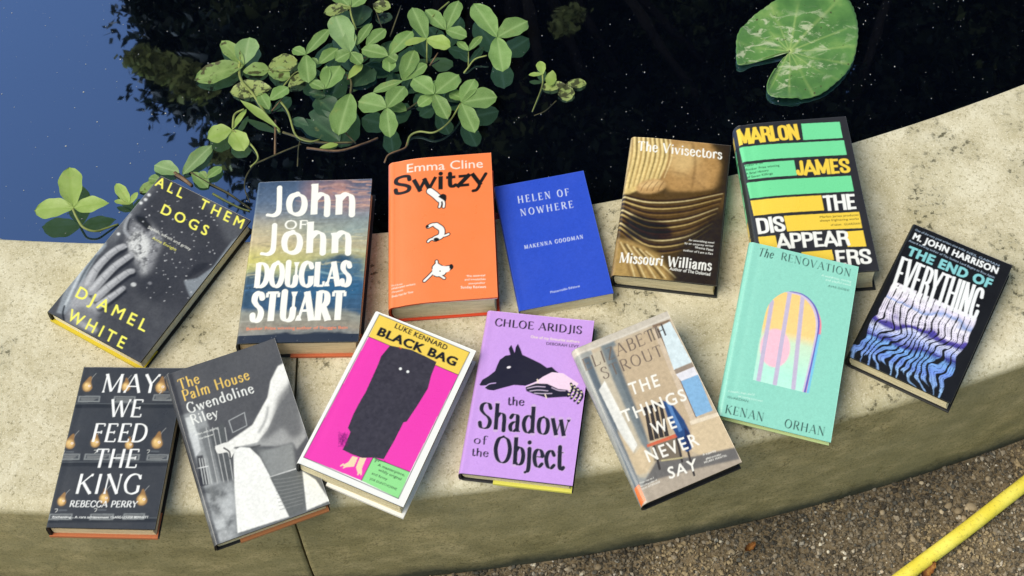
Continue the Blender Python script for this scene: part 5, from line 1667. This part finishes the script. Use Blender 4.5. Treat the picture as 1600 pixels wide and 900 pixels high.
# dark lower leaves first
leaf(pb, CB, (30, 470), (150, 360), 130, D_, .004)
leaf(pb, CB, (60, 140), (100, 20), 120, D_, .004)
leaf(pb, CA, (870, 765), (660, 600), 170, D_, .004); leaf(pb, CA, (700, 690), (608, 640), 60, D_, .003)
leaf(pb, CA, (860, 640), (740, 520), 130, D_, .006); leaf(pb, CB, (330, 600), (230, 560), 70, G, .006)
leaf(pb, CB, (620, 550), (545, 500), 80, D_, .006); leaf(pb, CB, (250, 220), (190, 300), 60, D_, .005)
for base, items, z, m in (
    ((820, 200), [((690, 10), 118), ((985, 108), 112), ((850, 384), 128)], .050, G),
    ((625, 553), [((822, 520), 118), ((700, 422), 86), ((700, 716), 104)], .042, G),
    ((480, 508), [((362, 420), 108), ((612, 398), 118), ((552, 642), 92)], .046, G),
    ((480, 512), [((392, 572), 66), ((492, 428), 60)], .030, G),
    ((222, 582), [((66, 545), 118), ((320, 462), 100), ((240, 742), 104)], .048, G),
    ((437, 210), [((358, 32), 104), ((316, 236), 40, Y_), ((568, 250), 82, Y_)], .055, G),
    ((542, 162), [((430, 48), 84), ((612, -4), 88), ((656, 196), 74)], .048, G),
    ((235, 300), [((362, 162), 84), ((84, 262), 80), ((236, 388), 78)], .044, G),
    ((310, 436), [((372, 264), 98), ((146, 495), 50), ((440, 340), 70)], .034, G),
    ((665, 275), [((604, 222), 42), ((738, 190), 42)], .030, G),
    ((650, 540), [((560, 500), 60), ((640, 480), 56)], .028, G),
): tri(pb, CB, base, items, z, 0, m)
for base, items, z, m in (
    ((925, 282), [((838, 66), 140, Pl), ((984, 345), 70), ((842, 325), 78), ((922, 160), 74, Pl)], .055, G),
    ((958, 244), [((1040, 120), 52)], .05, G),
    ((1012, 248), [((1115, 152), 72)], .046, G),
    ((1130, 302), [((985, 262), 78), ((1176, 330), 60)], .05, G),
    ((684, 295), [((812, 150), 66), ((612, 262), 58), ((700, 445), 104)], .042, G),
    ((785, 482), [((796, 350), 60), ((706, 440), 56), ((870, 350), 112)], .034, G),
    ((755, 345), [((860, 258), 70), ((700, 320), 40)], .030, G),
    ((925, 505), [((858, 728), 142)], .040, G),
    ((915, 425), [((990, 340), 46)], .036, Y_),
    ((350, 352), [((378, 196), 130, Pl), ((226, 214), 84, Mo), ((78, 428), 112, Mo)], .016, G),
    ((345, 385), [((488, 372), 78)], .010, Mo),
    ((480, 375), [((640, 320), 100)], .012, Si),
    ((480, 385), [((600, 415), 80)], .012, Mo),
    ((500, 478), [((272, 492), 104)], .006, Si),
    ((492, 540), [((590, 468), 72)], .030, G),
    ((486, 592), [((432, 498), 72)], .012, G),
    ((590, 470), [((690, 400), 60)], .012, Si),
    ((700, 500), [((790, 520), 50)], .010, D_),
    ((760, 800), [((860, 778), 30)], .004, Y_),
    ((925, 40), [((780, 66), 66, Si), ((830, -60), 90), ((1010, -30), 70)], .052, G),
    ((1050, 20), [((1144, 40), 60, Si), ((1100, 70), 40, Si)], .030, G),
): tri(pb, CA, base, items, z, 0, m)
leaf(pb, CA, (545, 700), (330, 535), 46, Y_, .012, .02, pointed=True)
for crop, pts, r, m, z0, z1 in (
    (CB, [(330, 790), (350, 735), (400, 712), (480, 716), (560, 660), (622, 560)], .0016, m_stem.m, .0, .04),
    (CB, [(210, 880), (235, 835), (320, 800), (332, 770)], .0012, m_stem2.m, .0, .004),
    (CB, [(640, 395), (660, 370), (700, 320), (765, 300)], .0013, m_stem.m, .0, .03),
    (CB, [(440, 340), (440, 215)], .0014, m_stem.m, .0, .05), (CB, [(455, 355), (500, 285)], .0011, m_stem2.m, .0, .02),
    (CB, [(664, 370), (665, 280)], .0010, m_stem.m, .0, .028), (CB, [(310, 605), (380, 560), (420, 520)], .0012, m_darkstem.m, .0, .02),
    (CB, [(10, 430), (60, 340), (110, 310)], .0014, m_stem2.m, .02, .04),
    (CA, [(925, 520), (930, 440), (900, 400)], .0018, m_darkstem.m, .0, .03), (CA, [(955, 160), (930, 80), (925, 30)], .0016, m_stem.m, .05, .052),
    (CA, [(330, 310), (330, 420), (400, 510), (470, 620), (545, 715)], .0022, m_stem.m, .014, .004),
    (CA, [(545, 545), (590, 610), (630, 730), (700, 765), (760, 755)], .0016, m_stem.m, .012, .002),
    (CA, [(518, 835), (520, 650)], .0016, m_stem2.m, .002, .012), (CA, [(690, 800), (860, 815), (1000, 775), (1075, 745)], .0016, m_stem2.m, .001, .002),
    (CA, [(560, 715), (640, 740), (760, 770), (940, 770)], .0018, m_darkstem.m, .0, .002), (CA, [(900, 720), (955, 775)], .0014, m_darkstem.m, .0, .002),
    (CA, [(560, 470), (620, 400), (660, 380)], .0012, m_stem.m, .01, .02), (CA, [(500, 600), (560, 530)], .0010, m_stem2.m, .006, .02),
    (CA, [(640, 900), (645, 800), (655, 760)], .0010, m_darkstem.m, .0, .001), (CA, [(380, 900), (560, 820), (660, 780)], .0012, m_darkstem.m, .0, .001),
    (CB, [(560, 10), (500, 60), (470, 90)], .0012, m_stem.m, .03, .05), (CB, [(240, 200), (300, 30)], .0010, m_darkstem.m, .0, .002), (CB, [(150, 20), (200, 160)], .0010, m_darkstem.m, .0, .002),
): stalk(pb, crop, pts, r, m, z0, z1)

# --- low sprig on the left of the clump
p2 = plant(365, 205, 'small yellow-green sprig on an arching stalk, just above the grey face book')
tri(p2, CA, (285, 702), [((150, 745), 100), ((352, 812), 112), ((362, 586), 30)], .022, 0, Y_)
stalk(p2, CA, [(285, 702), (350, 745), (410, 810), (425, 860), (385, 905)], .0015, m_stem.m, .022, .0)
stalk(p2, CA, [(290, 690), (300, 620), (350, 590)], .0018, m_stem.m, .022, .028)
# --- cluster at the top corner of the grey book
p3 = plant(290, 265, 'pale half-sunken leaf cluster touching the top edge of the grey face book')
tri(p3, CC, (1120, 200), [((962, 148), 100, Pl)], .012, 0, G)
tri(p3, CC, (1140, 212), [((1322, 20), 96, Pl)], .010, 0, G)
tri(p3, CC, (1140, 190), [((1250, 30), 30)], .008, 0, Mo)
tri(p3, CC, (1000, 250), [((928, 232), 62), ((868, 320), 64, Mo)], .006, 0, G)
tri(p3, CC, (1200, 196), [((1300, 290), 84, G)], .008, 0, G)
tri(p3, CC, (1290, 235), [((1386, 160), 58), ((1250, 190), 50)], .012, 0, G)
stalk(p3, CC, [(1180, 190), (1300, 262), (1430, 330), (1570, 430)], .0017, m_darkstem.m, .006, .001)
stalk(p3, CC, [(1090, 200), (1150, 240), (1200, 280)], .003, m_stem2.m, .008, .002)
stalk(p3, CC, [(1330, 330), (1400, 370), (1500, 420), (1560, 440)], .0016, m_stem.m, .002, .002)
stalk(p3, CC, [(1600, 130), (1540, 220), (1530, 300), (1560, 380)], .0011, m_darkstem.m, .001, .001)
# --- lone sprig on the far left
p4 = plant(115, 325, 'lone bright sprig of three round leaves on the blue water at far left')
tri(p4, CC, (460, 418), [((428, 156), 160, Y_), ((210, 432), 128, Y_), ((682, 384), 104, Y_, dict(pointed=True, wide=.45))], .05, 0, Y_)
stalk(p4, CC, [(455, 425), (480, 480), (520, 540), (590, 565), (660, 548), (740, 520)], .0018, m_stem.m, .05, .002)
tri(p4, CC, (812, 395), [((722, 262), 76), ((712, 372), 34), ((858, 318), 36)], .02, 0, Y_)
# --- small sprig right of the clump
p5 = plant(870, 130, 'tiny yellow blotched sprig alone on the dark water above the blue paperback')
tri(p5, CB, (1066, 402), [((1050, 328), 54), ((990, 403), 24)], .02, 0, Y_)
tri(p5, CB, (1078, 425), [((1142, 430), 84)], .014, 0, Y_)
tri(p5, CB, (1192, 458), [((1058, 474), 54), ((1196, 546), 92), ((1304, 448), 54)], .006, 0, Si)
stalk(p5, CB, [(1066, 405), (1062, 470), (1010, 605)], .0012, m_stem.m, .02, .0)
stalk(p5, CB, [(1140, 545), (1080, 600), (1020, 625)], .0008, m_darkstem.m, .0, .0005)

# ------------------------------------------------------------------ lily pad
m_pad = NT('lily_pad', .38, .5)
s = m_pad
at_ = s.n('Attribute', attribute_name='vein')
c = s.ramp(s.noise(24, 4, .6), [(.32, (.05, .135, .035)), (.55, (.085, .20, .05)), (.72, (.17, .29, .08))])
c = s.mixc(at_.outputs['Fac'], c, (.30, .40, .13))
scar = s.ramp(s.noise(42, 6, .72, dist=.7, stretch=(1, 1.7, 1)), [(.52, (0, 0, 0)), (.60, (1, 1, 1))])
zone = s.ramp(s.noise(8, 2, .5), [(.49, (0, 0, 0)), (.58, (1, 1, 1))])
c = s.mixc(s.math('MULTIPLY', s.math('MULTIPLY', scar, zone), .6), c, (.52, .54, .38))
c = s.mixc(s.ramp(s.noise(150, 2, .5), [(.70, (0, 0, 0)), (.73, (1, 1, 1))]), c, (.05, .05, .02))
s.color(c)
s.bump(s.math('ADD', s.noise(60, 4, .6), s.math('MULTIPLY', at_.outputs['Fac'], .6)), .4, .0016)
PAD = [(375, 276), (300, 298), (230, 316), (160, 332), (110, 343), (103, 280), (106, 205), (140, 140), (190, 86), (250, 45), (310, 2), (400, -40), (510, -62), (610, -45), (690, 6), (722, 70), (735, 150), (730, 230), (712, 312), (672, 382), (612, 442), (540, 492), (440, 519), (350, 520), (285, 509), (263, 480), (270, 430), (312, 358), (350, 305)]
cc = at(378 / 3.3333 + 1120, 268 / 3.3333, WZ + .004)
pad = empty('lily_pad', (cc.x, cc.y, WZ))
tag(pad, 'large round notched green lily pad floating alone on the dark water', 'lily pad')
edge = smooth_path(PAD, 6)
rr = random.Random(4)
EP = []
for i, (x, y) in enumerate(edge):
    p = at(x / 3.3333 + 1120, y / 3.3333, WZ + .004)
    EP.append(p)
nr = 26
V, ve = [], []
for k in range(nr + 1):
    f = k / nr
    for i, p in enumerate(EP):
        q = cc.lerp(p, max(f, .015))
        an = math.atan2(p.y - cc.y, p.x - cc.x)
        rim_ = f ** 8
        curlz = .006 * rim_ * (1 if (3 * 6 < i < 7 * 6 or 22 * 6 < i < 27 * 6) else .25)
        q = q + Vector((0, 0, curlz + .0012 * f * math.sin(an * 7 + 1) + .0012 * math.sin(q.x * 60) * math.sin(q.y * 50)))
        jag = 1 + (.006 * math.sin(i * 2.1) if k == nr else 0)
        V.append(((q.x - cc.x) * jag, (q.y - cc.y) * jag, q.z - WZ))
        a9 = (an / (2 * math.pi) * 15 + .18 * f * math.sin(an * 3)) % 1
        d = min(a9, 1 - a9) * f * 2.2
        ve.append(max(0, 1 - d / .10) * .7 * (1 - .5 * f) + max(0, 1 - f / .07) * .8)
n = len(EP)
Q = [(k * n + i, k * n + i + 1, (k + 1) * n + i + 1, (k + 1) * n + i) for k in range(nr) for i in range(n - 1)]
me = bpy.data.meshes.new('pad_blade'); me.from_pydata(V, [], Q); me.update()
a = me.attributes.new('vein', 'FLOAT', 'POINT'); a.data.foreach_set('value', ve)
me.polygons.foreach_set('use_smooth', [True] * len(me.polygons)); me.materials.append(m_pad.m)
o = mesh_obj('pad_blade', None, None, parent=pad, mesh=me)
sol = o.modifiers.new('thickness', 'SOLIDIFY'); sol.thickness = .0012; sol.offset = -1

# ------------------------------------------------------------------ pollen and dust floating on the water
m_dust = NT('floating_dust', .8, .2); m_dust.color((.34, .34, .32))
r = np.random.default_rng(21)
N = 7500
P = np.stack([r.uniform(-1.3, 1.3, N), r.uniform(1.2, 2.1, N)], -1)
keep = np.hypot(P[:, 0] - PC.x, P[:, 1] - PC.y) < RI - .004
P = P[keep]
dens = .5 + .5 * np.sin(P[:, 0] * 7 + 1) * np.sin(P[:, 1] * 11)
P = P[r.random(len(P)) < .35 + .65 * dens]
S = .00018 + .0009 * r.random(len(P)) ** 5.0
ang = np.arange(6) / 6 * 2 * np.pi
hexa = np.stack([np.cos(ang), np.sin(ang)], -1)
el = r.uniform(.6, 1.3, (len(P), 1, 2))
V = np.zeros((len(P), 6, 3)); V[..., :2] = P[:, None] + hexa[None] * S[:, None, None] * el; V[..., 2] = WZ + .0007
Fc = np.arange(len(P) * 6).reshape(-1, 6)
me = np_mesh('floating_specks', V.reshape(-1, 3), Fc, m_dust.m, smooth=False)
tag(mesh_obj('floating_specks', None, None, mesh=me), 'pale dust and pollen specks floating on the dark water', kind='stuff')

# ------------------------------------------------------------------ trees beyond the pond (the water mirrors their crowns)
m_bark = NT('bark', .9, .2); m_bark.color(m_bark.ramp(m_bark.noise(6, 5, .7), [(.3, (.02, .017, .013)), (.7, (.06, .05, .04))])); m_bark.bump(m_bark.noise(20, 4), .8, .03)
m_crown = NT('tree_leaves', .6, .3)
s = m_crown
at_ = s.n('Attribute', attribute_name='paint')
s.color(at_.outputs['Color'])
tr = s.n('BsdfTranslucent'); s.l(at_.outputs['Color'], tr.inputs['Color'])
ms = s.n('MixShader'); ms.inputs[0].default_value = .08
s.l(s.b.outputs[0], ms.inputs[1]); s.l(tr.outputs[0], ms.inputs[2]); s.l(ms.outputs[0], s.t.nodes['Material Output'].inputs['Surface'])


def make_tree(x, y, h, clumps, seed, label, leaf_n, gold, lit_sprays=()):
    r = np.random.default_rng(seed)
    root = empty('tree', (x, y, 0)); tag(root, label, 'tree')
    tp = [(0, 0, 0), (.05, .03, h * .25), (-.05, .06, h * .5), (.04, 0, h * .72), (0, .02, h * .95)]
    V, Fc = tube(smooth_path(tp, 6), list(np.linspace(.26, .06, 25)), 12)
    mesh_obj('trunk', V, Fc, m_bark.m, root, smooth=True)
    BV, BF = [], []
    for (cx, cy, cz, cr) in clumps:
        z0 = min(h * .85, max(h * .35, cz - cr * 1.4 - abs(cx - x) * .25))
        pth = smooth_path([(0, 0, z0 - .3), ((cx - x) * .4, (cy - y) * .4, z0 + (cz - z0) * .5), (cx - x, cy - y, cz)], 5)
        v, f = tube(pth, list(np.linspace(.07, .015, len(pth))), 6)
        b = len(BV); BV += [tuple(q) for q in v]; BF += [tuple(i + b for i in q) for q in f]
    mesh_obj('branches', BV, BF, m_bark.m, root, smooth=True)
    # leaves through each clump, small and scattered at its rim
    tot = sum(c[3] ** 2 for c in clumps)
    Vs, Cs = [], []
    for (cx, cy, cz, cr) in clumps:
        n = int(leaf_n * cr * cr / tot)
        d = r.normal(size=(n, 3)); d /= np.linalg.norm(d, axis=1)[:, None]
        rad = cr * (.15 + .85 * r.random(n) ** .45) * (1 + .22 * np.sin(d[:, 0] * 5 + cx) * np.sin(d[:, 1] * 6 + cy) + .10 * np.sin(d[:, 2] * 9))
        p = np.array([cx - x, cy - y, cz]) + d * rad[:, None] * np.array([1, 1, .75])
        size = np.where(rad < cr * .72, .13, .042) * r.uniform(.6, 1.3, n)
        a = r.normal(size=(n, 3)); a /= np.linalg.norm(a, axis=1)[:, None]
        b = np.cross(a, r.normal(size=(n, 3))); b /= np.linalg.norm(b, axis=1)[:, None]
        q = np.stack([p - a * size[:, None], p - b * size[:, None] * .45, p + a * size[:, None], p + b * size[:, None] * .45], 1)
        Vs.append(q)
        yel = (r.random(n) < .10) * (gold)
        c0 = np.array([.008, .014, .006]); c1 = np.array([.022, .036, .011]); c2 = np.array([.10, .12, .035])
        k = r.random((n, 1))
        cc_ = c0 * (1 - k) + c1 * k
        pat = (np.sin(p[:, 0] * 2.3 + 2) * np.sin(p[:, 1] * 2.9 + 1) > .62)[:, None] & (rad > cr * .6)[:, None]
        cc_ = np.where(pat & (r.random((n, 1)) < .5 * gold), c2, cc_)  # patches of crown leaves coloured brighter, as if sunlit
        Cs.append(np.repeat(cc_[:, None], 4, 1))
    for (cx, cy, cz, cr) in lit_sprays:                  # low boughs, sunlight painted into their yellow-green leaf colour
        n = int(2600 * cr)
        p = np.array([cx - x, cy - y, cz]) + r.normal(size=(n, 3)) * cr * np.array([.55, .5, .22]) + np.sin(r.random((n, 1)) * 9) * cr * np.array([.3, .12, 0])
        a = r.normal(size=(n, 3)) * (1, 1, .3); a /= np.linalg.norm(a, axis=1)[:, None]
        b = np.cross(a, r.normal(size=(n, 3)) * .4 + (0, 0, 1)); b /= np.linalg.norm(b, axis=1)[:, None]
        sz = .034 * r.uniform(.6, 1.3, (n, 1))
        Vs.append(np.stack([p - a * sz, p - b * sz * .5, p + a * sz, p + b * sz * .5], 1))
        Cs.append(np.repeat((np.array([.50, .55, .17]) * r.uniform(.15, 1.2, (n, 1)))[:, None], 4, 1))
    V = np.concatenate(Vs).reshape(-1, 3); C = np.concatenate(Cs).reshape(-1, 3)
    me = np_mesh('crown', V, np.arange(len(V)).reshape(-1, 4), m_crown.m, smooth=False, cols=C)
    mesh_obj('crown', None, None, parent=root, mesh=me)
    return root


rq = random.Random(2)
edge_c = [(-2.35, 8.0, .62), (-2.25, 7.35, .5), (-1.75, 6.9, .55), (-1.55, 6.35, .5), (-1.15, 5.95, .5), (-.75, 5.45, .5), (-.1, 5.1, .5)]
cl1 = [(a, b, 7.0 + rq.uniform(-.15, .4), c_) for a, b, c_ in edge_c]
for i in range(5):
    for j in range(4):
        cx = -1.5 + i * .72 + rq.uniform(-.15, .15); cy = 5.7 + j * .85 + rq.uniform(-.15, .15)
        if cx < -1.0 - (cy - 6.0) * .55 + .0: continue
        cl1.append((cx, cy, 7.1 + rq.uniform(-.2, .6), rq.uniform(.62, .8)))
make_tree(-.2, 8.2, 8.2, cl1, 5, 'dark leafy tree beyond the pond, mirrored at the centre of the water', 78000, 1.0,
          [(-2.44, 6.68, 6.45, .06), (-2.33, 6.62, 6.45, .07), (-2.24, 6.56, 6.45, .07), (-2.13, 6.52, 6.45, .08), (-2.03, 6.41, 6.45, .08), (-2.14, 6.39, 6.42, .05), (-1.9, 5.94, 6.45, .07), (.20, 6.78, 6.45, .06), (.15, 6.68, 6.45, .05)])
cl2 = []
for i in range(5):
    for j in range(5):
        cl2.append((1.75 + i * .72 + rq.uniform(-.15, .15), 4.9 + j * .8 + rq.uniform(-.15, .15), 7.1 + rq.uniform(-.2, .7), rq.uniform(.6, .8)))
make_tree(3.0, 8.6, 8.4, cl2, 6, 'second dark leafy tree beyond the pond, mirrored towards the right of the water', 60000, .25)
